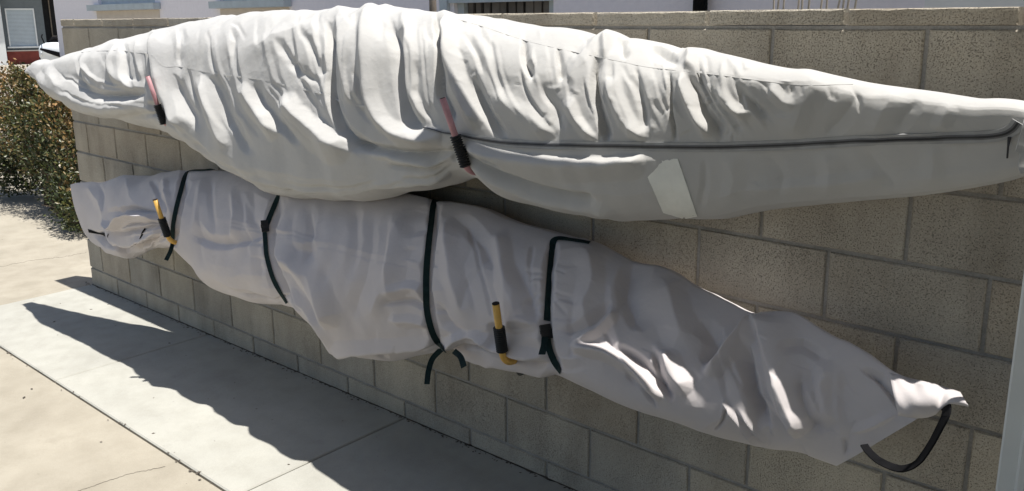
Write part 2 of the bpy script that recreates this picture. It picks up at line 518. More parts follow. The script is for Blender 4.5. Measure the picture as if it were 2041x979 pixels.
def template(ctrl, nv):
    """closed section through (s, y) control points -> nv points"""
    c = np.array(ctrl, float)
    n = len(c)
    P = np.vstack([c[-2:], c, c[:3]])
    t = np.linspace(0, n, 1200, endpoint=False); i = t.astype(int); f = (t - i)[:, None]
    i = i + 1
    a, b, cc, d = P[i], P[i + 1], P[i + 2], P[i + 3]
    Q = 0.5 * ((2 * b) + (-a + cc) * f + (2 * a - 5 * b + 4 * cc - d) * f ** 2 + (-a + 3 * b - 3 * cc + d) * f ** 3)
    return Q
def resample(Q, nv):
    R = np.vstack([Q, Q[:1]])
    l = np.concatenate([[0], np.cumsum(np.hypot(np.diff(R[:, 0]) * 0.62, np.diff(R[:, 1])))])
    t = np.linspace(0, l[-1], nv, endpoint=False)
    return np.stack([np.interp(t, l, R[:, 0]), np.interp(t, l, R[:, 1])], 1)

def make_cover(name, mat, parent, x0, x1, nu, nv, temps, wts, yc, tau, ym, top_px, bot_px, ytop, ybot, shear, folds, extra, fold_gain=1.0, calm=(), wscale=1.0, crisp_args=(0.25, 8, 12), warp_amp=1.5):
    """temps: section templates blended along x by wts(x); yc(x), tau(x): centre line and thickness;
    top_px / bot_px: outline seen in the photograph, shear(x): slope of the end hems"""
    xs = x0 + (x1 - x0) * (0.5 - 0.5 * np.cos(np.linspace(0.0, np.pi, nu))) * 0.35 + (x1 - x0) * np.linspace(0, 1, nu) * 0.65
    S = [resample(template(t, nv), nv) for t in temps]
    W = wts(xs)
    sec = sum(W[k][:, None, None] * S[k][None] for k in range(len(S)))          # nu, nv, (s, y)
    s, yy = sec[..., 0], sec[..., 1]
    Y = yc(xs)[:, None] + tau(xs)[:, None] * (yy - ym)
    def outline(px, yfun):
        P = smoothpath(px, 6 * len(px))
        X = []
        x = np.array([at_y(a, b, -0.25)[0] for a, b in P])
        for _ in range(3):
            Q = np.array([at_y(a, b, yv) for (a, b), yv in zip(P, yfun(x))]); x = Q[:, 0]
        o = np.argsort(x)
        return np.interp(xs, x[o], Q[o, 2]), P
    zt, Pt = outline(top_px, ytop)
    zb, Pb = outline(bot_px, ybot)
    sh = shear(xs)
    def build():
        Z = zb[:, None] + s * (zt - zb)[:, None]
        X = xs[:, None] + sh[:, None] * (1 - s)
        return np.stack([X, Y, Z], -1)
    # nudge the outline until it lies where the photograph shows it
    ot = np.argsort(Pt[:, 0]); ob = np.argsort(Pb[:, 0])
    for it in range(5):
        G = build(); PX = project(G)
        kt = PX[..., 1].argmin(1); kb = PX[..., 1].argmax(1)
        r = np.arange(nu)
        # envelope against the traced line at the column each extreme falls in
        ptx, pty = PX[r, kt, 0], PX[r, kt, 1]
        dt = np.interp(ptx, Pt[ot, 0], Pt[ot, 1]) - pty
        db_all = PX[..., 1] - np.interp(PX[..., 0], Pb[ob, 0], Pb[ob, 1])
        db = -db_all.max(1)
        scale = np.linalg.norm(G.mean(1) - CAM_POS, axis=1) / F_PX
        sm = np.ones(9) / 9
        f = lambda a: np.convolve(np.pad(a, 4, mode='edge'), sm, 'valid')
        zt -= 0.8 * f(dt * scale); zb -= 0.8 * f(db * scale)
        zb = np.minimum(zb, zt - 0.004)
    G = build()
    def normals(G):
        du = np.gradient(G, axis=0)
        dv = np.roll(G, -1, 1) - np.roll(G, 1, 1)
        n = np.cross(dv, du); n /= np.linalg.norm(n, axis=-1, keepdims=True) + 1e-9
        c = G.mean(1, keepdims=True)
        sgn = np.sign(((G - c) * n).sum((1, 2), keepdims=True)); sgn[sgn == 0] = 1
        return n * sgn
    n = normals(G)
    PX = project(G)
    toc = CAM_POS - G; toc /= np.linalg.norm(toc, axis=-1, keepdims=True)
    face = sstep(-0.25, 0.12, (n * toc).sum(-1))
    arc = np.cumsum(np.linalg.norm(np.roll(G, -1, 1) - G, axis=-1), axis=1)
    U, V = G[..., 0], arc
    warp = (warp_amp * (NZ[0](U * 9, V * 9) + 0.5 * NZ[1](U * 22, V * 22)), warp_amp * (NZ[2](U * 9, V * 9) + 0.5 * NZ[3](U * 22, V * 22)))
    h = fold_gain * fold_field(PX, folds, warp, wscale) * face + extra(U, V, G, PX)
    for c in calm:                                       # cloth lies smoother along sewn lines
        Q = smoothpath(c, 60); d2 = np.full(h.shape, 1e9)
        sel = (PX[..., 0] > Q[:, 0].min() - 30) & (PX[..., 0] < Q[:, 0].max() + 30) & (PX[..., 1] > Q[:, 1].min() - 40) & (PX[..., 1] < Q[:, 1].max() + 40)
        yl = np.interp(PX[..., 0], Q[:, 0], Q[:, 1])
        h *= 1 - 0.75 * sel * np.exp(-((PX[..., 1] - yl) / 13.0) ** 2)
    ends = sstep(0.0, 0.10, G[..., 0] - x0) * sstep(0.0, 0.10, x1 - G[..., 0])
    h *= 0.15 + 0.85 * ends
    G = G + n * h[..., None]
    G = crisp(G, *crisp_args)
    G[..., 1] = np.minimum(G[..., 1], -0.006)
    v = G.reshape(-1, 3)
    idx = np.arange(nu * nv).reshape(nu, nv)
    a = idx[:-1]; b = idx[1:]
    F = np.stack([a, np.roll(a, -1, 1), np.roll(b, -1, 1), b], -1).reshape(-1, 4)
    me = bpy.data.meshes.new(name)
    me.vertices.add(len(v)); me.vertices.foreach_set('co', v.ravel())
    me.loops.add(F.size); me.loops.foreach_set('vertex_index', F.ravel().astype(np.int32))
    me.polygons.add(len(F))
    me.polygons.foreach_set('loop_start', np.arange(0, F.size, 4, dtype=np.int32))
    me.polygons.foreach_set('use_smooth', np.ones(len(F), bool))
    me.update(); me.validate()
    o = link(name, me, mat, parent)
    bvh = BVHTree.FromPolygons([tuple(p) for p in v.tolist()], F.tolist())
    return o, bvh
def crisp(G, sigma, n_it, v_it, rad=2, stride=2):
    """bilateral filter of the facet normals: flattens the cloth between folds and keeps the creases sharp"""
    def fn(G):
        a = G[:-1]; b = G[1:]; a2 = np.roll(a, -1, 1); b2 = np.roll(b, -1, 1)
        n = np.cross(b2 - a, a2 - b); return n / (np.linalg.norm(n, axis=-1, keepdims=True) + 1e-12)
    Nf = fn(G)
    offs = [(i, j) for i in range(-rad, rad + 1) for j in range(-rad, rad + 1) if (i, j) != (0, 0) and i * i + j * j <= rad * rad]
    for _ in range(n_it):
        acc = Nf.copy()
        for i, j in offs:
            S_ = np.roll(Nf, -j * stride, 1)
            if i: S_ = S_[np.clip(np.arange(len(Nf)) + i * stride, 0, len(Nf) - 1)]
            w = np.exp(-((S_ - Nf) ** 2).sum(-1) / (2 * sigma * sigma) - (i * i + j * j) / (2.0 * rad * rad))
            acc += S_ * w[..., None]
        Nf = acc / (np.linalg.norm(acc, axis=-1, keepdims=True) + 1e-12)
    for _ in range(v_it):
        a = G[:-1]; b = G[1:]
        C = (a + b + np.roll(a, -1, 1) + np.roll(b, -1, 1)) / 4
        d = np.zeros_like(G); cnt = np.zeros(G.shape[:1] + (1, 1))
        for sl in (slice(0, -1), slice(1, None)):
            for r_ in (0, 1):
                c_ = np.roll(C, r_, 1); n_ = np.roll(Nf, r_, 1)
                d[sl] += n_ * ((c_ - G[sl]) * n_).sum(-1, keepdims=True)
            cnt[sl] += 2
        G = G + d / cnt
    return G
def ridged(k, u, v):
    return 1 - 2 * np.abs(np.tanh(NZ[k](u, v)))

def hit(bvh, px, py, lift=0.0):
    d = ray(px, py)
    loc, nrm, i, dist = bvh.ray_cast(Vector(CAM_POS), Vector(d))
    if loc is None: return None
    if nrm.dot(Vector(d)) > 0: nrm = -nrm
    return np.array(loc) + lift * np.array(nrm), np.array(nrm)
def surf_path(bvh, pts, n, lift, smooth=3):
    P = smoothpath(pts, n)
    A, B = [], []
    for a, b in P:
        r = hit(bvh, a, b, lift)
        if r is not None:
            A.append(r[0]); B.append(r[1])
    A = np.array(A); B = np.array(B)
    for _ in range(smooth):
        A[1:-1] = 0.25 * A[:-2] + 0.5 * A[1:-1] + 0.25 * A[2:]
        B[1:-1] = 0.25 * B[:-2] + 0.5 * B[1:-1] + 0.25 * B[2:]
    B /= np.linalg.norm(B, axis=1, keepdims=True)
    return A, B

# ---- upper kayak -------------------------------------------------
UP_TOP = [(57, 141), (70, 127), (86, 119), (101, 120), (123, 114), (161, 101), (196, 92), (231, 80), (243, 80), (303, 63), (337, 55), (377, 46.6), (429, 35),
          (475, 28), (521, 24.5), (602, 21), (660, 17), (672, 13), (697, 14), (724, 17), (737, 11), (754, 15), (767, 12), (788, 17), (869, 22), (889, 22),
          (906, 27), (961, 29), (1008, 38), (1068, 50), (1136, 59), (1190, 67), (1203, 61), (1220, 61), (1250, 76), (1271, 77.5), (1304, 84), (1365, 97),
          (1374, 95), (1405, 98), (1439, 108), (1490, 118), (1575, 135), (1608, 137), (1652, 147), (1720, 163), (1777, 174), (1844, 182), (1912, 192),
          (1956, 198), (1993, 197), (2041, 201), (2075, 212)]
UP_BOT = [(57, 147), (80, 162), (107, 181), (135, 196), (153, 208), (196, 225), (245, 240), (294, 253), (332, 259), (368, 277), (395, 299), (427, 323),
          (460, 343), (500, 365), (558, 385), (640, 397), (712, 398), (784, 391), (880, 376), (935, 360), (950, 357), (983, 382), (1023, 400), (1060, 410),
          (1140, 428), (1236, 440), (1313, 439), (1356, 433), (1409, 436), (1446, 435), (1526, 420), (1600, 411), (1678, 403), (1824, 390), (1904, 380), (1990, 366), (2041, 352), (2075, 330)]
T_UP = [(.5, -.020), (.22, -.04), (.06, -.13), (0, -.235), (.05, -.335), (.17, -.398), (.30, -.408), (.48, -.392), (.66, -.368), (.82, -.330), (.94, -.245), (1, -.15), (.92, -.05), (.72, -.022)]
T_UPR = [(.5, -.10), (.22, -.12), (.06, -.17), (0, -.24), (.05, -.31), (.17, -.345), (.32, -.352), (.50, -.362), (.68, -.378), (.84, -.385), (.94, -.36), (1, -.27), (.93, -.16), (.72, -.11)]
UPF = [
    ([(72, 150), (105, 177), (150, 204), (200, 215), (250, 214), (290, 206)], 13, 22, .030),
    ([(92, 126), (104, 150), (130, 180)], 8, 8, .010),
    ([(229, 88), (226, 130), (240, 157), (265, 171), (290, 174)], 9, 13, .024),
    ([(180, 190), (235, 194), (292, 186)], 9, 9, -.026),
    ([(164, 104), (172, 145), (192, 182)], 6, 16, .014),
    ([(150, 112), (160, 150), (178, 185)], 5, 6, -.010),
    ([(245, 84), (247, 120), (252, 150), (275, 160)], 3, 6, -.014),
    ([(270, 80), (275, 120), (290, 160)], 5, 8, .010),
    ([(230, 232), (290, 228), (318, 224)], 5, 5, -.012),
    ([(306, 64), (316, 110), (325, 165), (345, 215), (378, 262)], 7, 18, .034),
    ([(303, 75), (306, 140), (318, 215), (335, 245)], 6, 5, -.020),
    ([(357, 55), (355, 100), (357, 134)], 2.5, 12, -.010),
    ([(352, 150), (366, 200), (400, 255)], 8, 10, -.016),
    ([(398, 150), (424, 230), (456, 306)], 12, 8, .024),
    ([(418, 150), (448, 225), (500, 310)], 6, 14, -.020),
    ([(460, 55), (460, 95), (460, 138)], 2.5, 10, -.012),
    ([(482, 165), (518, 222), (558, 274)], 13, 8, .024),
    ([(505, 165), (545, 232), (600, 290)], 7, 14, -.016),
    ([(565, 190), (625, 255), (706, 304)], 26, 12, .034),
    ([(500, 96), (560, 70), (640, 48)], 18, 12, .012),
    ([(545, 70), (575, 120), (640, 170)], 7, 9, -.010),
    ([(598, 55), (625, 110), (645, 165)], 6, 10, -.012),
    ([(655, 42), (651, 120), (657, 200), (690, 270), (740, 304)], 4, 15, -.036),
    ([(676, 16), (680, 90), (696, 180), (716, 212)], 7, 22, .016),
    ([(710, 140), (720, 190), (728, 212)], 4, 5, -.010),
    ([(737, 12), (735, 100), (742, 190), (766, 242), (805, 270), (885, 280)], 13, 16, .036),
    ([(784, 40), (790, 130), (812, 222), (850, 264)], 12, 9, -.026),
    ([(803, 22), (812, 90), (824, 175), (850, 244)], 8, 13, .014),
    ([(826, 120), (836, 190), (868, 250)], 5, 8, -.012),
    ([(868, 24), (868, 100), (876, 190), (905, 245)], 3, 12, -.030),
    ([(889, 30), (893, 100), (915, 180), (958, 258)], 12, 12, .030),
    ([(938, 150), (968, 222), (1008, 282)], 9, 12, -.022),
    ([(925, 60), (945, 100), (965, 150)], 6, 9, -.010),
    ([(990, 180), (1045, 228), (1105, 276)], 22, 14, .016),
    ([(1040, 76), (1042, 122), (1062, 160)], 2.5, 14, -.024),
    ([(1080, 165), (1105, 215), (1118, 262)], 10, 12, -.012),
    ([(1111, 94), (1112, 130), (1116, 165)], 2.5, 10, -.014),
    ([(1138, 190), (1152, 240), (1192, 284)], 13, 6, .020),
    ([(1184, 108), (1182, 190), (1204, 272), (1215, 284)], 3, 14, -.030),
    ([(1218, 150), (1226, 200), (1256, 255), (1290, 278)], 10, 14, .022),
    ([(1262, 150), (1280, 210), (1288, 262)], 8, 9, -.014),
    ([(1336, 140), (1338, 200), (1346, 282)], 3, 4, -.016),
    ([(1356, 145), (1374, 200), (1410, 278)], 8, 9, .022),
    ([(1368, 145), (1396, 215), (1436, 282)], 5, 22, -.024),
    ([(1425, 172), (1455, 212), (1500, 232)], 9, 9, .014),
    ([(1470, 165), (1490, 200), (1540, 240)], 9, 9, -.012),
    ([(1530, 170), (1560, 200), (1590, 210)], 10, 10, .010),
    ([(1205, 62), (1200, 85), (1206, 118)], 5, 12, .018),
    ([(1235, 70), (1238, 95), (1250, 118)], 5, 12, -.014),
    ([(1374, 96), (1376, 120), (1370, 140)], 6, 14, .014),
    ([(1300, 95), (1330, 110), (1360, 130)], 14, 9, -.012),
    ([(1640, 150), (1612, 185), (1590, 235), (1570, 275)], 26, 22, .012),
    ([(1720, 170), (1690, 220), (1640, 275)], 18, 18, -.008),
    ([(1790, 180), (1755, 230), (1740, 275)], 16, 16, .007),
    ([(905, 268), (985, 284), (1100, 290), (1300, 294), (1500, 292), (1700, 282), (1960, 272)], 5, 5, -.006),
    ([(925, 288), (985, 310), (1080, 326), (1200, 328), (1290, 318)], 22, 11, .026),
    ([(925, 305), (990, 346), (1080, 382), (1190, 402)], 9, 10, -.026),
    ([(935, 322), (1000, 368), (1100, 402), (1230, 426)], 8, 10, .014),
    ([(930, 300), (960, 312), (1010, 335)], 3, 3, -.012),
    ([(690, 288), (800, 304), (900, 308)], 10, 8, -.028),
    ([(730, 302), (820, 318), (898, 319)], 7, 8, .014),
    ([(770, 330), (840, 330), (902, 320)], 4, 4, -.016),
    ([(740, 362), (830, 352), (908, 336)], 11, 10, .016),
    ([(800, 348), (850, 343), (905, 330)], 3, 3, -.012),
    ([(330, 225), (400, 292), (480, 344), (600, 372), (760, 366), (900, 334)], 18, 26, .018),
    ([(345, 262), (400, 302), (460, 345), (520, 372)], 4, 4, -.014),
    ([(440, 330), (520, 366), (620, 384)], 3, 4, -.008),
    ([(905, 290), (912, 325)], 10, 10, -.030),
    ([(305, 195), (318, 240)], 8, 8, -.026),
]
ZIP = [(846, 256), (880, 264), (910, 268), (950, 276), (1010, 285), (1080, 289), (1140, 290), (1280, 292), (1420, 293), (1560, 289), (1700, 281), (1800, 276), (1900, 274), (1960, 272), (1998, 267), (2019, 257), (2031, 243)]
SEAM_L = [(163, 104), (200, 101), (242, 100), (268, 104), (300, 108), (325, 131), (358, 132), (401, 141), (453, 150), (520, 158), (560, 168), (651, 189), (686, 206), (737, 214)]
SEAM_R = [(915, 38), (975, 56), (1041, 78), (1110, 95), (1186, 111), (1240, 122), (1287, 132), (1338, 138), (1432, 148), (1500, 157), (1575, 166), (1615, 168), (1700, 167)]
PR = random.Random(21)
def pleats(line, step, lmin, lmax, amp, w, ang, spread, side=1):
    """short gathers leaving a sewn, tied or pinched line"""
    L = smoothpath(line, 200)
    cum = np.concatenate([[0], np.cumsum(np.linalg.norm(np.diff(L, axis=0), axis=1))])
    t = PR.uniform(0, step); outp = []
    while t < cum[-1]:
        p = np.array([np.interp(t, cum, L[:, 0]), np.interp(t, cum, L[:, 1])])
        a = math.radians(ang + PR.gauss(0, spread)); l = PR.uniform(lmin, lmax)
        d = np.array([math.cos(a), math.sin(a)]) * side
        q = p + d * l; m_ = (p + q) / 2 + np.array([-d[1], d[0]]) * PR.uniform(-.1, .1) * l
        outp.append(([tuple(p + d * 5), tuple(m_), tuple(q)], w * PR.uniform(.9, 1.6), w * PR.uniform(1.1, 2.8), 0.5 * amp * PR.uniform(.4, 1.3) * PR.choice((1, -1, -1))))
        t += step * PR.uniform(.5, 1.6)
    return outp
UPF += pleats([(240, 82), (430, 37), (660, 18), (900, 28)], 22, 30, 80, .007, 3.2, 84, 10)
UPF += pleats([(900, 28), (1200, 66), (1500, 120)], 26, 20, 55, .006, 3.2, 80, 14)
UPF += pleats(SEAM_L, 17, 18, 60, .006, 2.8, 74, 14)
UPF += pleats(SEAM_R, 20, 20, 70, .006, 3.0, 78, 14)
UPF += pleats([(930, 276), (1100, 288), (1300, 291), (1500, 290)], 22, 20, 60, .006, 3.2, 255, 16)
UPF += pleats([(925, 300), (940, 330)], 6, 40, 110, .007, 3.0, 24, 12)
UPF += pleats([(900, 285), (915, 335)], 7, 50, 130, .007, 3.0, 184, 9)
UPF += pleats([(310, 200), (325, 245)], 8, 30, 70, .007, 2.6, 178, 10)
UPF += pleats([(320, 210), (335, 245)], 8, 30, 90, .007, 2.6, 42, 12)
UPF += pleats([(1000, 150), (1200, 190), (1500, 220)], 13, 14, 40, .0035, 2.6, 40, 40)
UPF += pleats([(1050, 210), (1180, 240), (1300, 240)], 13, 14, 36, .0035, 2.6, 130, 40)
UPF += pleats([(560, 110), (620, 130), (650, 140)], 10, 16, 50, .005, 2.6, 60, 35)
GUIDES = [[(165, 102), (172, 145), (182, 165), (195, 185)], [(229, 84), (226, 120), (232, 145), (250, 165)], [(306, 64), (320, 150), (345, 215), (378, 262)], [(357, 52), (372, 140), (400, 230), (445, 306)],
          [(430, 36), (450, 150), (490, 230), (550, 306)], [(521, 26), (540, 150), (600, 230), (680, 312)], [(600, 22), (612, 120), (660, 230), (745, 304)], [(660, 18), (654, 120), (668, 220), (745, 298)],
          [(737, 12), (735, 100), (744, 190), (800, 262)], [(788, 18), (796, 130), (816, 220), (862, 262)], [(868, 23), (868, 100), (880, 190), (905, 250)], [(906, 28), (915, 120), (940, 190), (985, 270)],
          [(961, 30), (985, 140), (1030, 220), (1080, 280)], [(1068, 52), (1085, 150), (1110, 220), (1150, 280)], [(1136, 60), (1150, 150), (1165, 220), (1200, 282)], [(1250, 78), (1255, 160), (1275, 220), (1300, 284)],
          [(1365, 98), (1370, 160), (1395, 220), (1440, 284)], [(1490, 120), (1490, 180), (1520, 230), (1560, 280)]]
SWEEP = [[(72, 140), (105, 172), (180, 206), (296, 218)], [(90, 124), (125, 160), (190, 190), (298, 200)], [(120, 116), (150, 152), (205, 180), (300, 186)], [(165, 104), (185, 145), (225, 170), (300, 176)]]
BELLY = [[(338, 245), (430, 322), (600, 386), (905, 344)], [(352, 235), (460, 330), (640, 374), (905, 332)], [(372, 240), (490, 325), (680, 352), (900, 318)]]
for gs, cnt in ((SWEEP, 4), (BELLY, 7)):
    for ga, gb in zip(gs[:-1], gs[1:]):
        A_, B_ = smoothpath(ga, 24), smoothpath(gb, 24)
        for _ in range(cnt):
            f_ = PR.random(); a_ = int(PR.uniform(0, 12)); b_ = int(PR.uniform(a_ + 9, 24))
            C_ = (A_ * (1 - f_) + B_ * f_)[a_:b_]
            C_ = C_[[0, len(C_) // 3, 2 * len(C_) // 3, len(C_) - 1]]
            w_ = PR.uniform(2.5, 5.5)
            UPF.append(([tuple(q) for q in C_], w_, w_ * PR.uniform(.7, 1.8), PR.uniform(.002, .006) * PR.choice((1, -1))))
UPF += [([(1440, 306), (1462, 350), (1452, 410)], 14, 18, .006), ([(1530, 306), (1560, 350), (1550, 400)], 16, 12, -.005), ([(1640, 300), (1655, 350), (1640, 392)], 14, 20, .006),
        ([(1720, 298), (1760, 340), (1790, 380)], 16, 14, -.005), ([(1850, 290), (1860, 330), (1850, 375)], 16, 16, .005), ([(1400, 310), (1405, 360), (1395, 425)], 8, 8, -.005),
        ([(1480, 380), (1600, 372), (1760, 350)], 14, 10, .005), ([(1830, 200), (1800, 235), (1790, 265)], 16, 16, -.006), ([(1900, 210), (1880, 240), (1875, 265)], 14, 14, .006)]
for ga, gb in zip(GUIDES[:-1], GUIDES[1:]):              # long hanging folds between the traced ones
    A_, B_ = smoothpath(ga, 24), smoothpath(gb, 24)
    for _ in range(max(2, int((gb[0][0] - ga[0][0]) / 11))):
        f_ = PR.random(); a_ = int(PR.uniform(0, 9)); b_ = int(PR.uniform(14, 24))
        C_ = (A_ * (1 - f_) + B_ * f_)[a_:b_]
        C_ = C_[[0, len(C_) // 3, 2 * len(C_) // 3, len(C_) - 1]]
        w_ = PR.uniform(2.2, 5.5)
        UPF.append(([tuple(q) for q in C_], w_, w_ * PR.uniform(.7, 1.8), PR.uniform(.0015, .0055) * PR.choice((1, -1, -1))))
for _ in range(70):                                      # small sharp creases in the canvas
    x_ = PR.uniform(480, 1560); y_ = PR.uniform(max(50, 50 + (x_ - 1000) * .2), 270)
    a_ = PR.choice((1.3, 1.0, 0.3, 2.2)) + PR.gauss(0, .3); l_ = PR.uniform(14, 46)
    UPF.append(([(x_, y_), (x_ + .5 * l_ * math.cos(a_), y_ + .5 * l_ * math.sin(a_)), (x_ + l_ * math.cos(a_), y_ + l_ * math.sin(a_))], 1.8, PR.uniform(2, 7), PR.uniform(.0010, .0024) * PR.choice((1, -1))))
def up_extra(U, V, G, PX):
    front = sstep(-0.02, -0.14, G[..., 1])
    lean = U + 0.10 * (G[..., 2] - 1.3)
    left = 1 - sstep(4.7, 5.05, U)
    h = 0.0030 * NZ[4](lean * 9.5, V * 1.0) * left + 0.0016 * NZ[5](lean * 24, V * 1.6) * left
    # crumpled creases
    a = U * 0.8 + V * 0.6; b = -U * 0.6 + V * 0.8
    c1 = ridged(6, a * 13, b * 6) * ridged(7, b * 15, a * 7)
    c2 = ridged(8, U * 24 + 3, V * 15) * ridged(9, a * 26, b * 13)
    patch = sstep(-0.2, 0.9, NZ[10](U * 3.2, V * 3.2))
    h += (0.0011 * c1 + 0.0007 * c2) * (0.15 + 0.85 * patch)
    h += 0.002 * NZ[11](U * 3, V * 4)
    return h * (0.25 + 0.75 * front)
up = empty('covered_kayak', (2.9, -0.22, 0.95))
tag(up, 'long kayak in pale grey canvas cover with side zipper, resting on pink hooks', 'kayak', 'kayaks hung on the block wall')
up_cover, up_bvh = make_cover('cover', M['canvas'], up, 0.365, 5.60, 1400, 320, [T_UP, T_UPR],
    lambda x: (1 - sstep(4.6, 5.05, x), sstep(4.6, 5.05, x)),
    lambda x: -0.215 - 0.135 * (1 - sstep(0.3, 1.9, x)) + 0.015 * sstep(4.4, 5.4, x),
    lambda x: (0.02 + 0.98 * np.sqrt(np.clip(sstep(0.2, 2.2, x), 0, 1))) * (0.22 + 0.78 * np.sqrt(1 - sstep(4.0, 5.6, x) * 0.95)),
    -0.215, UP_TOP, UP_BOT,
    lambda x: -0.13 - 0.21 * (1 - sstep(0.3, 1.9, x)) - 0.09 * sstep(4.6, 5.4, x),
    lambda x: -0.30 - 0.04 * (1 - sstep(0.3, 1.9, x)),
    lambda x: 0 * x, UPF, up_extra, 1.28, [ZIP[2:]], 0.80, (0.08, 14, 16))

# ---- lower kayak -------------------------------------------------
LO_TOP = [(133, 370), (160, 363.5), (210, 356), (246, 351), (300, 349), (333, 342), (368, 342), (401, 340), (417, 337), (452, 342), (520, 352), (620, 366), (740, 380), (830, 392), (870, 401),
          (900, 402), (962, 414), (1020, 438), (1092, 458), (1183, 485), (1246, 520), (1332, 545), (1380, 575), (1420, 592), (1466, 612), (1513, 628), (1545, 625),
          (1572, 626), (1599, 636), (1652, 675), (1702, 698), (1768, 738), (1831, 755), (1910, 781), (1932, 788)]
LO_BOT = [(174, 470), (187, 484), (225, 502), (259, 514), (285, 505), (298, 494), (331, 502), (343, 497), (354, 506), (390, 533), (420, 566), (457, 585), (512, 604), (574, 613),
          (590, 626), (633, 668), (666, 696), (706, 706), (772, 720), (800, 713), (861, 702), (909, 699), (972, 721), (1040, 732), (1106, 741), (1169, 768),
          (1217, 797), (1272, 823), (1340, 843), (1400, 859), (1489, 880), (1538, 893), (1597, 902), (1664, 924), (1686, 929), (1705, 930)]
T_LO = [(.5, -.035), (.22, -.05), (.06, -.11), (0, -.21), (.05, -.325), (.18, -.40), (.36, -.425), (.55, -.42), (.72, -.385), (.86, -.325), (.95, -.25), (1, -.165), (.93, -.09), (.74, -.045)]
T_LOR = [(.5, -.06), (.22, -.07), (.06, -.12), (0, -.22), (.05, -.355), (.18, -.445), (.36, -.462), (.55, -.42), (.72, -.34), (.86, -.265), (.95, -.20), (1, -.14), (.93, -.09), (.74, -.065)]
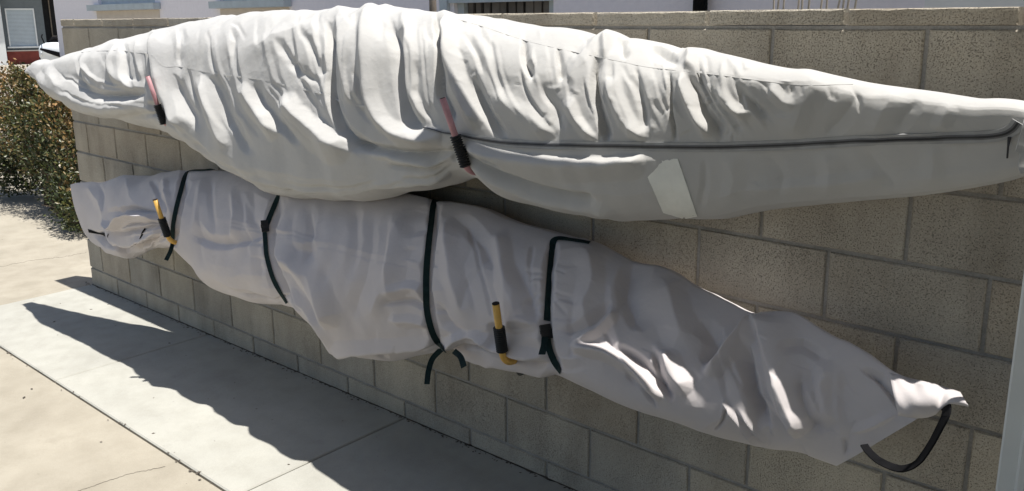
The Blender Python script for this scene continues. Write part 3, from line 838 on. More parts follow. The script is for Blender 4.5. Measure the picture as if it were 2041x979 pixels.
LOF = [
    ([(168, 372), (196, 410), (212, 445)], 8, 8, .010),
    ([(190, 364), (200, 400), (208, 430)], 4, 5, -.007),
    ([(250, 352), (262, 390), (275, 420)], 10, 12, .008),
    ([(203, 440), (227, 452), (246, 434), (288, 431), (322, 440)], 5, 5, .036),
    ([(215, 425), (250, 415), (290, 420), (320, 432)], 4, 4, -.012),
    ([(238, 452), (280, 446), (322, 446)], 3, 3, -.014),
    ([(250, 470), (290, 462), (324, 452)], 3, 4, .012),
    ([(300, 400), (312, 420), (324, 440)], 4, 4, -.010),
    ([(212, 430), (250, 420), (300, 420)], 5, 8, -.012),
    ([(232, 462), (265, 462), (318, 448)], 5, 5, -.018),
    ([(208, 456), (240, 482), (285, 478), (322, 460)], 6, 9, .026),
    ([(182, 462), (238, 492), (290, 484), (322, 464)], 5, 6, -.032),
    ([(190, 482), (250, 507), (296, 490), (326, 468)], 8, 10, .016),
    ([(300, 490), (318, 478), (330, 470)], 4, 4, -.018),
    ([(318, 430), (326, 470)], 8, 8, -.026),
    ([(300, 352), (318, 390), (330, 430)], 6, 6, -.012),
    ([(325, 350), (332, 390), (340, 430)], 5, 5, .010),
    ([(370, 343), (354, 400), (345, 450), (336, 500)], 7, 12, -.026),
    ([(556, 385), (536, 440), (531, 500), (547, 560), (572, 608)], 9, 15, -.032),
    ([(868, 395), (853, 480), (848, 560), (856, 640), (884, 697)], 9, 11, -.024),
    ([(1105, 478), (1093, 550), (1087, 640), (1095, 700), (1118, 742)], 9, 11, -.024),
    ([(388, 520), (450, 548), (525, 552)], 24, 24, .010),
    ([(385, 470), (450, 488), (528, 462)], 8, 14, -.018),
    ([(400, 352), (398, 420), (392, 470)], 8, 10, .010),
    ([(420, 350), (424, 420), (432, 470)], 6, 6, -.008),
    ([(463, 370), (468, 430), (466, 480)], 5, 8, .012),
    ([(505, 380), (500, 430), (505, 470)], 8, 8, -.008),
    ([(425, 560), (490, 588), (560, 602)], 6, 7, -.008),
    ([(470, 585), (530, 596), (570, 596)], 2.5, 3, -.012),
    ([(545, 500), (600, 540), (640, 600), (668, 655)], 12, 22, .030),
    ([(556, 570), (596, 616), (648, 686)], 9, 7, -.024),
    ([(580, 570), (630, 640), (668, 695)], 6, 6, .012),
    ([(570, 470), (600, 485), (640, 480)], 10, 10, .012),
    ([(655, 415), (652, 490), (640, 548)], 12, 14, .010),
    ([(620, 400), (622, 470), (612, 530)], 10, 10, -.010),
    ([(700, 400), (712, 480), (700, 560)], 14, 14, -.010),
    ([(800, 425), (778, 540), (742, 640)], 14, 16, .016),
    ([(745, 420), (735, 520), (700, 640)], 14, 14, -.010),
    ([(770, 590), (810, 575), (850, 590)], 8, 10, .016),
    ([(760, 610), (810, 600), (852, 618)], 6, 6, -.014),
    ([(770, 640), (815, 640), (855, 650)], 8, 8, .012),
    ([(655, 690), (740, 698), (830, 690), (875, 690)], 5, 10, .024),
    ([(665, 700), (730, 704), (770, 715)], 3, 3.5, -.024),
    ([(790, 700), (840, 690), (880, 686)], 3, 3, -.010),
    ([(640, 355), (720, 372), (850, 385)], 10, 10, .008),
    ([(430, 435), (530, 452), (660, 486), (760, 510), (845, 525)], 2, 2.5, .0022),
    ([(430, 447), (530, 464), (660, 498), (760, 522), (845, 536)], 2, 2.5, -.002),
    ([(880, 430), (902, 550), (935, 640)], 14, 14, .014),
    ([(905, 430), (950, 470), (985, 540)], 14, 16, -.012),
    ([(985, 460), (1012, 560), (1045, 650)], 14, 16, .016),
    ([(1030, 520), (1050, 590), (1075, 650)], 9, 12, -.012),
    ([(870, 600), (900, 650), (960, 680)], 8, 10, -.012),
    ([(880, 692), (940, 668), (1000, 690), (1092, 712)], 7, 8, .022),
    ([(890, 702), (940, 690), (1010, 706), (1094, 724)], 3.5, 4, -.024),
    ([(905, 702), (960, 713), (1030, 724), (1112, 739)], 7, 7, .016),
    ([(985, 640), (996, 690)], 9, 9, -.022),
    ([(1010, 650), (1040, 640), (1080, 650)], 10, 10, .012),
    ([(1235, 618), (1195, 656), (1140, 690)], 7, 7, .018),
    ([(1220, 600), (1180, 640), (1120, 665)], 9, 8, -.016),
    ([(1140, 692), (1205, 706), (1265, 742), (1320, 795)], 9, 10, .030),
    ([(1230, 690), (1290, 730), (1330, 780)], 8, 8, -.018),
    ([(1250, 742), (1285, 775), (1310, 815)], 4, 6, -.012),
    ([(1265, 520), (1250, 590), (1280, 660)], 16, 30, -.022),
    ([(1160, 490), (1180, 560), (1150, 640)], 18, 18, .012),
    ([(1320, 560), (1350, 640), (1370, 700)], 24, 24, .016),
    ([(1325, 700), (1335, 745), (1365, 790)], 8, 20, .020),
    ([(1306, 700), (1318, 750), (1340, 800)], 7, 6, -.022),
    ([(1520, 636), (1465, 690), (1400, 748)], 9, 14, .034),
    ([(1400, 640), (1430, 690), (1400, 730)], 20, 16, -.016),
    ([(1516, 632), (1530, 720), (1552, 800), (1592, 872)], 7, 44, .030),
    ([(1488, 690), (1508, 770), (1535, 850)], 24, 6, -.032),
    ([(1440, 800), (1470, 840), (1510, 885)], 3, 6, .012),
    ([(1472, 815), (1500, 850), (1535, 888)], 3, 5, .010),
    ([(1452, 812), (1440, 840), (1425, 855)], 3, 3, -.008),
    ([(1555, 700), (1600, 690), (1650, 720)], 12, 9, -.012),
    ([(1660, 720), (1640, 780), (1660, 850)], 16, 20, .014),
    ([(1600, 740), (1600, 800), (1640, 870)], 14, 14, -.012),
    ([(1720, 740), (1760, 770), (1795, 826)], 3, 12, -.014),
    ([(1700, 860), (1740, 850), (1785, 828)], 4, 10, .007),
    ([(1680, 870), (1686, 905)], 4, 10, -.006),
]
for st_ in ([(368, 346), (354, 400), (345, 450), (340, 490)], [(553, 390), (536, 440), (531, 500), (547, 560), (570, 604)], [(866, 405), (852, 480), (848, 560), (856, 640), (882, 692)], [(1102, 482), (1092, 550), (1087, 640), (1096, 700), (1116, 738)]):
    LOF += pleats(st_, 15, 24, 75, .006, 3.4, 8, 20) + pleats(st_, 15, 24, 75, .006, 3.4, 172, 20)
LOF += pleats([(320, 435), (332, 475)], 5, 30, 90, .010, 2.8, 175, 16)
LOF += pleats([(996, 640), (1000, 715)], 9, 25, 70, .007, 3.0, 15, 18) + pleats([(990, 640), (994, 715)], 9, 25, 80, .007, 3.0, 165, 18)
LOF += pleats([(600, 640), (760, 700), (860, 690)], 22, 24, 70, .006, 3.5, 258, 25)
LOF += pleats([(1150, 720), (1300, 800), (1500, 860), (1650, 890)], 40, 30, 80, .004, 4.5, 240, 22)
LOF += pleats([(1300, 600), (1450, 690), (1600, 760), (1740, 800)], 36, 30, 80, .0035, 3.5, 60, 40)
LOF += pleats([(420, 370), (640, 420), (840, 450)], 26, 30, 80, .004, 3.6, 85, 40)
LOF += pleats([(900, 450), (1000, 520), (1080, 560)], 24, 30, 80, .004, 3.6, 70, 40)
LGUIDES = [[(395, 345), (392, 420), (390, 500), (420, 556)], [(460, 350), (466, 430), (470, 520), (500, 596)], [(548, 400), (560, 480), (600, 560), (660, 680)], [(640, 400), (640, 500), (660, 600), (700, 695)],
           [(750, 400), (740, 500), (735, 600), (770, 700)], [(840, 410), (815, 500), (800, 600), (830, 690)]]
for gl in (LGUIDES, [[(880, 430), (885, 520), (900, 600), (920, 680)], [(960, 430), (980, 520), (1000, 600), (1020, 690)], [(1070, 480), (1066, 560), (1062, 640), (1070, 700)]],
           [[(1120, 500), (1125, 580), (1130, 660), (1150, 740)], [(1220, 530), (1215, 620), (1240, 700), (1290, 800)], [(1340, 570), (1340, 660), (1370, 740), (1420, 830)], [(1460, 640), (1460, 720), (1490, 790), (1530, 870)],
            [(1560, 650), (1570, 730), (1590, 800), (1630, 890)], [(1680, 710), (1680, 770), (1690, 830), (1700, 890)]]):
    for ga, gb in zip(gl[:-1], gl[1:]):
        A_, B_ = smoothpath(ga, 24), smoothpath(gb, 24)
        for _ in range(4):
            f_ = PR.random(); a_ = int(PR.uniform(0, 12)); b_ = int(PR.uniform(a_ + 7, 24))
            C_ = (A_ * (1 - f_) + B_ * f_)[a_:b_] + np.array([PR.uniform(-1, 1), 0]) * np.linspace(-14, 14, b_ - a_)[:, None]
            C_ = C_[[0, len(C_) // 3, 2 * len(C_) // 3, len(C_) - 1]]
            w_ = PR.uniform(4, 9)
            LOF.append(([tuple(q) for q in C_], w_, w_ * PR.uniform(.6, 1.8), PR.uniform(.002, .006) * PR.choice((1, -1))))
for _ in range(46):                                      # packing creases left in the tarpaulin
    x_ = PR.uniform(400, 1720); t_ = (x_ - 400) / 1320
    y_ = PR.uniform(380 + 330 * t_ * t_ + 40 * t_, 560 + 320 * t_)
    a_ = PR.choice((0.22, 0.25, 1.75, 1.6, 2.1, 0.9)) + PR.gauss(0, .12); l_ = PR.uniform(30, 100)
    LOF.append(([(x_, y_), (x_ + .5 * l_ * math.cos(a_), y_ + .5 * l_ * math.sin(a_)), (x_ + l_ * math.cos(a_), y_ + l_ * math.sin(a_))], 1.6, PR.uniform(2, 7), PR.uniform(.0010, .0022) * PR.choice((1, -1))))
def lo_extra(U, V, G, PX):
    front = sstep(-0.02, -0.14, G[..., 1])
    a = U * 0.8 + V * 0.6; b = -U * 0.6 + V * 0.8
    h = 0.006 * NZ[5](U * 4.0 + 7, V * 3.0) + 0.0018 * NZ[6](a * 9, b * 4) + 0.0007 * NZ[7](U * 15, V * 5)
    c1 = ridged(8, a * 8, b * 4) * ridged(9, b * 9, a * 5)
    patch = sstep(-0.2, 0.9, NZ[10](U * 2.6 + 9, V * 2.6))
    h += 0.0030 * c1 * (0.3 + 0.7 * patch) + 0.0010 * ridged(4, U * 22, V * 18) * patch
    return h * (0.25 + 0.75 * front)
lo = empty('covered_kayak', (2.9, -0.22, 0.35))
tag(lo, 'kayak in mauve grey tarpaulin cover tied with dark green straps, resting on yellow hooks', 'kayak', 'kayaks hung on the block wall')
LX0, LX1 = 0.62, 5.505
lo_cover, lo_bvh = make_cover('cover', M['canvas2'], lo, LX0, LX1, 1200, 300, [T_LO, T_LOR],
    lambda x: (1 - sstep(4.1, 4.8, x), sstep(4.1, 4.8, x)),
    lambda x: -0.22 - 0.08 * (1 - sstep(0.6, 1.6, x)) - 0.05 * sstep(4.9, 5.55, x),
    lambda x: (0.03 + 0.97 * sstep(0.45, 1.9, x)) * (1 - 0.90 * sstep(4.5, 5.62, x)),
    -0.22, LO_TOP, LO_BOT,
    lambda x: -0.17 - 0.13 * (1 - sstep(0.6, 1.6, x)) - 0.12 * sstep(4.8, 5.5, x),
    lambda x: -0.30 + 0.0 * x,
    lambda x: 0.17 * (1 - sstep(LX0, 1.5, x)) - 0.26 * sstep(4.75, LX1, x), LOF, lo_extra, 1.5, (), 0.80, (0.10, 18, 18))

# ---- seams, zipper, patch of the upper cover ----------------------
def seam(bvh, pts, n, width, thick, name, mat, parent, lift=0.0005, smooth=3):
    A, B = surf_path(bvh, pts, n, lift, smooth)
    mb = MB(); mb.ribbon(A, B, width, thick); return mb.build(name, mat, parent)
seam(up_bvh, SEAM_L, 160, 0.007, 0.0012, 'seam', M['canvas'], up_cover, -0.0005)
seam(up_bvh, SEAM_R, 200, 0.007, 0.0012, 'seam', M['canvas'], up_cover, -0.0005)
ZW = np.interp(np.arange(400), [0, 30, 70, 400], [0.005, 0.014, 0.024, 0.029])
zp = seam(up_bvh, ZIP, 300, ZW, 0.0030, 'zipper', M['piping'], up, 0.002, 8)
ZA, ZB = surf_path(up_bvh, ZIP, 300, 0.0048, 8)
mb = MB(); mb.ribbon(ZA, ZB, ZW * 0.45, 0.0012); mb.build('zip_tape', M['zip'], zp)
mb = MB(); mb.ribbon(ZA + ZB * 0.0012, ZB, ZW * 0.16, 0.0015); mb.build('zip_teeth', M['ziptooth'], zp)
q = hit(up_bvh, 2013, 272, 0.004)
if q is not None:
    p = q[0]; mb = MB()
    mb.tube([p, p + np.array([0, -0.003, -0.02]), p + np.array([0.001, -0.003, -0.045])], [0.004, 0.0022, 0.002], 8)
    mb.build('zip_pull', M['ziptooth'], zp)

def patch_grid(bvh, c0, c1, c2, c3, nu, nv, lift, thick, ragged=0.0):
    """cloth patch between four picture corners laid on a surface"""
    c0, c1, c2, c3 = map(np.array, (c0, c1, c2, c3))
    top, bot = [], []
    for j in range(nv + 1):
        for i in range(nu + 1):
            a, b = i / nu, j / nv
            e = ragged * random.uniform(-1, 1) if j in (0,) else 0.0
            p = c0 * (1 - a) * (1 - b) + c1 * a * (1 - b) + c2 * a * b + c3 * (1 - a) * b
            r = hit(bvh, p[0], p[1] + e, lift)
            if r is None: r = (top[-1] - np.array([0, 0, 0.001]), np.array([0, -1, 0]))
            jit = r[1] * (0.0014 * abs(math.sin(i * 1.3 + j * 0.45 + c0[0])) * (0.4 + random.random()))
            top.append(r[0] + r[1] * thick + jit); bot.append(r[0] + jit)
    n = nu + 1
    f = []
    K = len(top)
    for j in range(nv):
        for i in range(nu):
            a = j * n + i
            f.append((a, a + 1, a + n + 1, a + n)); f.append((K + a, K + a + n, K + a + n + 1, K + a + 1))
    mb = MB(); mb.add(top + bot, f, True); f = []
    edge = [i for i in range(nu)] + [j * n + nu for j in range(nv)] + [nv * n + i for i in range(nu, 0, -1)] + [j * n for j in range(nv, 0, -1)]
    for k in range(len(edge)):
        a, b = edge[k], edge[(k + 1) % len(edge)]
        f.append((b, a, K + a, K + b))
    mb.add(top + bot, f, False); return mb
pt = patch_grid(up_bvh, (1319, 321), (1351, 316), (1390, 431), (1362, 436), 8, 26, 0.0009, 0.0003, 1.0).build('fabric_patch', M['tape'], up)
pt['label'] = 'off white tape strip patching the canvas'
patch_grid(up_bvh, (1291, 353), (1322, 320), (1365, 436), (1322, 424), 8, 26, 0.0005, 0.0003, 1.5).build('fabric_patch', M['tape'], up)
# loose sunlit flap at the stern end
fl = MB()
F0 = [at_y(a, b, -0.36) for a, b in ((2041, 238), (2034, 262), (2028, 285), (2024, 300), (2031, 310), (2028, 330), (2033, 347))]
v = []
for k, p in enumerate(F0):
    for t in range(4):
        v.append(p + np.array([0.028 * t, 0.03 * t + 0.004 * math.sin(k * 1.7 + t), 0.003 * math.sin(k * 2.1 + t)]))
fl.add(v, [(k * 4 + t, k * 4 + t + 1, k * 4 + t + 5, k * 4 + t + 4) for k in range(6) for t in range(3)], True)
fo = fl.build('end_flap', M['canvas'], up); sol = fo.modifiers.new('thick', 'SOLIDIFY'); sol.thickness = 0.002

# ---- straps of the lower cover -------------------------------------
def strap(pts, n=70, width=0.021, lift=0.0035, tails=(), extra=None):
    A, B = surf_path(lo_bvh, pts, n, lift)
    o = MB().ribbon(A, B, width, 0.0016).build('strap', M['strap'], lo)
    for tp in tails:
        q = hit(lo_bvh, *tp[0], 0.004)
        y0 = (q[0][1] if q is not None else A[-1][1]) - 0.006
        P = [at_y(a, b, y0 - 0.006 * k) for k, (a, b) in enumerate(smoothpath(tp, 14))]
        T = [ray(*tp[0]) * -1 + np.array([0.25 * math.sin(k * 0.3), 0, 0]) for k in range(14)]
        MB().ribbon(P, T, width * 0.9, 0.0015).build('strap_tail', M['strap'], o)
    return o, A, B
def buckle(strap_o, px, py, w=0.034, h=0.044):
    p, n = hit(lo_bvh, px, py, 0.003)
    t = np.array([0.05, 0, -1.0]); t -= n * (t @ n); t /= np.linalg.norm(t); s = np.cross(n, t)
    mb = MB()
    def slab(c0, c1, d0, d1, th, off=0.0):
        vs = [p + s * a + t * b + n * (off + z) for z in (0, th) for a, b in ((c0, d0), (c1, d0), (c1, d1), (c0, d1))]
        mb.add(vs, [(0, 3, 2, 1), (4, 5, 6, 7), (0, 1, 5, 4), (1, 2, 6, 5), (2, 3, 7, 6), (3, 0, 4, 7)])
    slab(-w / 2, w / 2, -h / 2, -h * 0.15, 0.010)
    slab(-w * 0.36, w * 0.36, -h * 0.149, h * 0.1, 0.008)
    slab(-w * 0.55, -w * 0.37, -h * 0.145, h * 0.12, 0.009)
    slab(w * 0.37, w * 0.55, -h * 0.145, h * 0.12, 0.009)
    slab(-w / 2, w / 2, h * 0.101, h * 0.5, 0.0095)
    slab(-w * 0.4, w * 0.4, h * 0.2, h * 0.3, 0.013)
    mb.build('buckle', M['rubber'], strap_o)
s1, _, _ = strap([(425, 339), (400, 341), (374, 343), (358, 390), (347, 440), (343, 484)], tails=[[(344, 486), (340, 500), (331, 519)]])
s2, _, _ = strap([(560, 378), (556, 390), (541, 425), (528, 458)], 40)
buckle(s2, 528, 452, 0.03, 0.05)
strap([(528, 462), (530, 490), (533, 515), (547, 560), (573, 604)], 60, 0.019)
s3, _, _ = strap([(960, 388), (905, 394), (868, 401), (858, 450), (851, 520), (849, 580), (853, 630), (866, 672), (887, 697)], 90, 0.022, tails=[[(880, 696), (862, 715), (854, 740), (851, 766)], [(905, 700), (918, 712), (925, 732)]])
s4, _, _ = strap([(1175, 486), (1140, 480), (1108, 478), (1099, 500), (1093, 560), (1089, 640)], 80, 0.022, tails=[[(1086, 672), (1084, 690), (1080, 707)]])
buckle(s4, 1087, 662)
strap([(1088, 650), (1093, 690), (1103, 716), (1119, 740)], 40, 0.02)
for pp in ([(177, 460), (195, 464), (216, 470)], [(289, 456), (285, 465), (280, 476)]):
    A, B = surf_path(lo_bvh, pp, 14, 0.002)
    MB().ribbon(A, B, 0.02, 0.0015).build('hem_webbing', M['black'], lo)
# folded hem that closes the bow end
ha = smoothpath([(1772, 742), (1815, 754), (1860, 764), (1892, 774), (1914, 781)], 26); hb_ = smoothpath([(1790, 829), (1830, 834), (1862, 828), (1888, 806), (1931, 811)], 26)
hv = []
for k in range(26):
    for t in range(9):
        q_ = ha[k] * (1 - t / 8) + hb_[k] * t / 8
        hv.append(at_y(q_[0], q_[1], -0.305 - 0.055 * math.sin(t / 8 * 1.9) + 0.006 * math.sin(k * 0.36 + t * 0.5) + 0.005 * float(NZ[3](np.array(k * 0.31), np.array(t * 0.22)))))
hm = MB().add(hv, [(k * 9 + t, k * 9 + t + 1, k * 9 + t + 10, k * 9 + t + 9) for k in range(25) for t in range(8)], True).build('end_hem', M['canvas2'], lo)
sm_ = hm.modifiers.new('thick', 'SOLIDIFY'); sm_.thickness = 0.004
# carrying handle at the bow
HP = smoothpath([(1722, 888), (1733, 903), (1755, 921), (1790, 935), (1815, 932), (1834, 919), (1856, 888), (1874, 855), (1886, 830), (1888, 813), (1880, 806)], 60)
HY = np.interp(np.linspace(0, 1, 60), [0, .2, .5, .8, 1], [-.355, -.39, -.41, -.39, -.335])
H3 = [at_y(a, b, y) for (a, b), y in zip(HP, HY)]
HW = np.interp(np.linspace(0, 1, 60), [0, .5, .62, .8, 1], [.018, .018, .020, .026, .026])
hb = MB().ribbon(H3, [np.array([math.cos(1.2 + 1.6 * k / 60), -0.55, math.sin(1.2 + 1.6 * k / 60)]) for k in range(60)], HW, 0.004)
hb.build('handle', M['black'], lo)

# ------------------------------------------------------------------ wall hooks
def hook(label, group, mat, top_px, bot_px, sleeve, ytop, ybot, rad=0.0115, cap=False, sleeve_r=0.0185):
    T = at_y(*top_px, ytop); B = at_y(*bot_px, ybot)
    root = empty('kayak_hook', (B[0], 0.0, B[2] - 0.05)); tag(root, label, 'hook', group)
    d = (B - T) / np.linalg.norm(B - T)
    arm = np.array([0.0, 0.97, -0.10]); arm /= np.linalg.norm(arm)
    C0 = B - d * 0.03
    arc = [C0 + d * 0.035 * math.sin(a) + arm * 0.035 * (1 - math.cos(a)) for a in np.linspace(0, math.pi / 2, 8)]
    L = (-0.001 - arc[-1][1]) / arm[1]
    path = [T, T * 0.5 + C0 * 0.5] + arc + [arc[-1] + arm * L * 0.5, arc[-1] + arm * L]
    MB().tube(path, rad, 16).build('pipe', mat, root)
    e = MB().tube([T - d * 0.0012, T + d * 0.001], rad * (1.02 if cap else 0.78), 16)
    e.build('end_cap' if cap else 'pipe_bore', M['bore'], root)
    W = arc[-1] + arm * L
    plate = MB().box((W[0] - 0.03, -0.006, W[2] - 0.06), (W[0] + 0.03, -0.0005, W[2] + 0.06))
    plate.build('wall_plate', mat, root)
    # ribbed rubber hose slipped over the pipe
    l = np.linalg.norm(C0 - T) + 0.02
    n = 92; P = []; R = []
    for k in range(n):
        t = sleeve[0] + (sleeve[1] - sleeve[0]) * k / (n - 1)
        P.append(T + d * t * l)
        R.append(sleeve_r * (0.90 + 0.13 * math.sin(k * 2 * math.pi * 13 / n)) * (0.8 if k in (0, n - 1) else 1))
    MB().tube(P, R, 18).build('rubber_sleeve', M['rubber'], root)
    return root, B, arm
hook('faded pink pipe hook cinching the pale cover beside its zipper', 'pink pipe hooks under the pale cover', M['pink'], (882, 196), (931, 341), (0.53, 0.98), -0.47, -0.415, 0.0105)
hook('faded pink pipe hook near the narrow end of the pale cover, at the wall end', 'pink pipe hooks under the pale cover', M['pink'], (294, 152), (328, 250), (0.60, 1.02), -0.47, -0.425, 0.0098, False, 0.019)
r, B, arm = hook('yellow pipe hook beside a buckled green strap, black cap on its tip', 'yellow pipe hooks under the mauve cover', M['yellow'], (988, 605), (1004, 722), (0.42, 0.86), -0.50, -0.465, 0.0115, True, 0.0185)
E0 = at_y(1036, 741, -0.40)
MB().tube([E0, E0 + np.array([0.0, 0.17, 0.0]), E0 + np.array([0.0, 0.39, -0.02])], 0.012, 14).build('pipe', M['yellow'], r)
MB().tube([E0 + np.array([0, -0.003, 0]), E0 + np.array([0, 0.012, 0])], 0.0132, 14).build('end_cap', M['rubber'], r)
hook('yellow pipe hook among bunched folds at the open end of the mauve cover', 'yellow pipe hooks under the mauve cover', M['yellow'], (309, 398), (339, 483), (0.45, 0.90), -0.49, -0.44, 0.011, True, 0.019)

# ------------------------------------------------------------------ patio roof over the right-hand paving, and its post
roof = empty('patio_roof', (6.5, -2.5, 2.45)); tag(roof, 'white painted timber patio roof with plank deck over the paving', 'roof')
RX0, RX1, RY0, RY1, RZ = 4.20, 9.0, -0.285, -5.0, 3.00
w = 0.285; k = 0
y = RY0
while y > RY1:
    MB().box((RX0, y - w + 0.004, RZ), (RX1, y, RZ + 0.022)).build('plank', M['plank'], roof); y -= w
for x in np.arange(RX0 + 0.06, RX1, 0.6):
    MB().box((x, RY1, RZ - 0.142), (x + 0.045, RY0 - 0.05, RZ - 0.002)).build('rafter', M['plank'], roof)
# board wall added out of view, right of the viewpoint, to darken this side
hw = empty('siding_light_blocker', (6.6, -3.0, gz(6.6))); tag(hw, 'unseen pale wood sided wall added to block light from the right', 'house')
z = gz(6.6) + 0.01
while z < 3.0:
    MB().box((6.6, -3.4, z), (6.64, -0.75, z + 0.178)).build('siding_board', M['plank'], hw)
    z += 0.18
# white metal post with pressed ribs
def post(x, y, z0, z1, name, label, group=None):
    root = empty(name, (x, y, z0)); tag(root, label, 'post', group)
    prof = [(0, 0), (0, -.012), (.004, -.016), (.030, -.016), (.033, -.024), (.036, -.028), (.046, -.028), (.050, -.024), (.053, -.014), (.078, -.014), (.081, -.022),
            (.085, -.026), (.096, -.026), (.100, -.022), (.100, .07), (.0, .07)]
    n = len(prof); mb = MB()
    v = [(x + a, y + b, z) for z in (z0, z1) for a, b in prof]
    f = [(i, (i + 1) % n, n + (i + 1) % n, n + i) for i in range(n)] + [tuple(reversed(range(n))), tuple(range(n, 2 * n))]
    mb.add(v, f); mb.build('post_shaft', M['vinyl'], root)
    MB().box((x - 0.02, y - 0.045, z0 - 0.005), (x + 0.12, y + 0.09, z0 + 0.006)).build('base_plate', M['vinyl'], root)
    return root
PY = -0.62; px_ = at_y(1990, 950, PY)
post(px_[0], PY, gz(px_[0]) + 0.010, RZ - 0.143, 'metal_post', 'white ribbed metal post standing in front of the block wall')

# ------------------------------------------------------------------ lavender house behind the wall
HYF = 1.5
house = empty('stucco_house', (0.5, HYF, gz(0))); tag(house, 'lavender stucco house behind the block wall with blue grey window sills', 'house')
hx0 = at_y(106, 0, HYF)[0]; hx1 = 9.0; hz1 = 3.2
wins = []
def win_x(a, b, py): return at_y(a, py, HYF)[0], at_y(b, py, HYF)[0]
s1x = win_x(187, 321, 18); s2x = win_x(431, 581, 10); w3 = win_x(905, 1103, 10)
z_s1 = at_y(254, 14, HYF)[2]; z_s2 = at_y(505, 8, HYF)[2]
openings = [(s1x[0] + 0.12, s1x[1] - 0.10, z_s1 + 0.03, 2.75), (s2x[0] + 0.06, s2x[1] - 0.05, z_s2 + 0.03, 2.75), (w3[0], w3[1], 1.35, 2.75)]
mb = MB(); xs_ = [hx0]
for (a, b, z0, z1) in openings:
    mb.box((xs_[-1], HYF, gz(-4) - 0.1), (a, HYF + 0.18, hz1)) if xs_[-1] < a else None
    mb.box((a, HYF, gz(-4) - 0.1), (b, HYF + 0.18, z0)); mb.box((a, HYF, z1), (b, HYF + 0.18, hz1)); xs_.append(b)
mb.box((xs_[-1], HYF, gz(-4) - 0.1), (hx1, HYF + 0.18, hz1))
mb.box((hx0, HYF + 0.181, gz(-4) - 0.1), (hx0 + 0.18, HYF + 6, hz1))
mb.build('wall', M['stucco'], house)
MB().box((hx0 + 0.05, HYF - 0.10, hz1 + 0.001), (hx1, HYF + 6, hz1 + 0.15)).build('roof', M['plank'], house)
for i, (a, b, z0, z1) in enumerate(openings):
    f = MB()
    t = 0.055
    f.box((a, HYF + 0.03, z0), (a + t, HYF + 0.12, z1)); f.box((b - t, HYF + 0.03, z0), (b, HYF + 0.12, z1))
    f.box((a + t, HYF + 0.03, z0), (b - t, HYF + 0.12, z0 + t)); f.box((a + t, HYF + 0.03, z1 - t), (b - t, HYF + 0.12, z1))
    wo = f.build('window', M['trim'], house)
    MB().box((a + t, HYF + 0.085, z0 + t), (b - t, HYF + 0.09, z1 - t)).build('pane', M['glass'], wo)
    if i == 0:
        m_ = a + (b - a) * 0.56
        MB().box((m_, HYF + 0.04, z0 + t), (m_ + 0.045, HYF + 0.084, z1 - t)).build('mullion', M['trim'], wo)
        for c0, c1, mm in ((0.10, 0.16, 'white'), (0.22, 0.52, 'blind'), (0.62, 0.93, 'blind')):
            MB().box((a + (b - a) * c0, HYF + 0.075, z0 + t), (a + (b - a) * c1, HYF + 0.083, z1 - t)).build('blind', M[mm], wo)
    if i == 2:
        for c in np.arange(0.08, 0.92, 0.085):
            MB().box((a + (b - a) * c, HYF + 0.06, z0 + t), (a + (b - a) * (c + random.uniform(.045, .08)), HYF + random.uniform(.072, .083), z1 - t)).build('curtain_fold', M['curtain'], wo)
        zb_ = at_y(1000, 4, HYF)[2]
        MB().box((a - 0.03, HYF - 0.02, zb_), (b, HYF + 0.029, zb_ + 0.045)).build('crossbar', M['trim'], wo)
        MB().box((a - 0.10, HYF - 0.03, 1.3), (a - 0.035, HYF + 0.028, 2.8)).build('casing', M['trim'], wo)
for (a, b), zs in ((s1x, z_s1), (s2x, z_s2)):
    MB().box((a, HYF - 0.07, zs - 0.028), (b, HYF - 0.002, zs + 0.028)).build('sill', M['trim'], house)
    MB().box((a + 0.06, HYF - 0.0035, zs - 0.20), (b - 0.03, HYF - 0.001, zs - 0.032)).build('stain', M['stain'], house)
b0, b1 = win_x(1393, 1419, 8)
dp = MB().tube([((b0 + b1) / 2, HYF - 0.05, 1.2), ((b0 + b1) / 2, HYF - 0.05, 3.0)], (b1 - b0) / 2, 16).build('drain_pipe', M['black'], house)
w0 = at_y(1846, 6, 1.3)[0]
MB().box((w0, 1.28, gz(5)), (8.5, HYF - 0.003, 3.1)).build('white_bay', M['white'], house)
st = at_y(863, 8, 0.55)
sk = MB().tube([(st[0] - 0.02, 0.55, gz(2) - 0.01), (st[0], 0.55, 1.6), (st[0] - 0.008, 0.555, 2.0), (st[0] - 0.03, 0.56, 2.6)], [0.02, 0.018, 0.016, 0.012], 9)
tag(sk.build('wooden_stake', M['wood']), 'weathered wooden stake rising behind the wall beside the dark window', 'stake')
# dry stems behind the wall
dry = empty('dry_shrub', (at_y(1600, 10, 0.4)[0], 0.4, gz(4))); tag(dry, 'leafless pale shrub whose stems poke over the wall cap', 'shrub')
for pxx in (1542, 1550, 1562, 1590, 1598, 1612, 1636, 1648, 1670, 1680, 1690, 1704):
    a = at_y(pxx, 12, 0.34 + random.uniform(0, 0.12))
    base = np.array([dry.location.x + random.uniform(-.12, .12), 0.4, gz(4) - 0.01])
    tip = a + np.array([random.uniform(-0.03, 0.10), random.uniform(-.02, .05), 0.35])
    MB().tube(smoothpath([base, base * .4 + a * .6 + np.array([random.uniform(-.03, .03), 0, 0]), a, tip], 12), np.linspace(0.006, 0.0022, 12), 6).build('stem', M['twig'], dry)

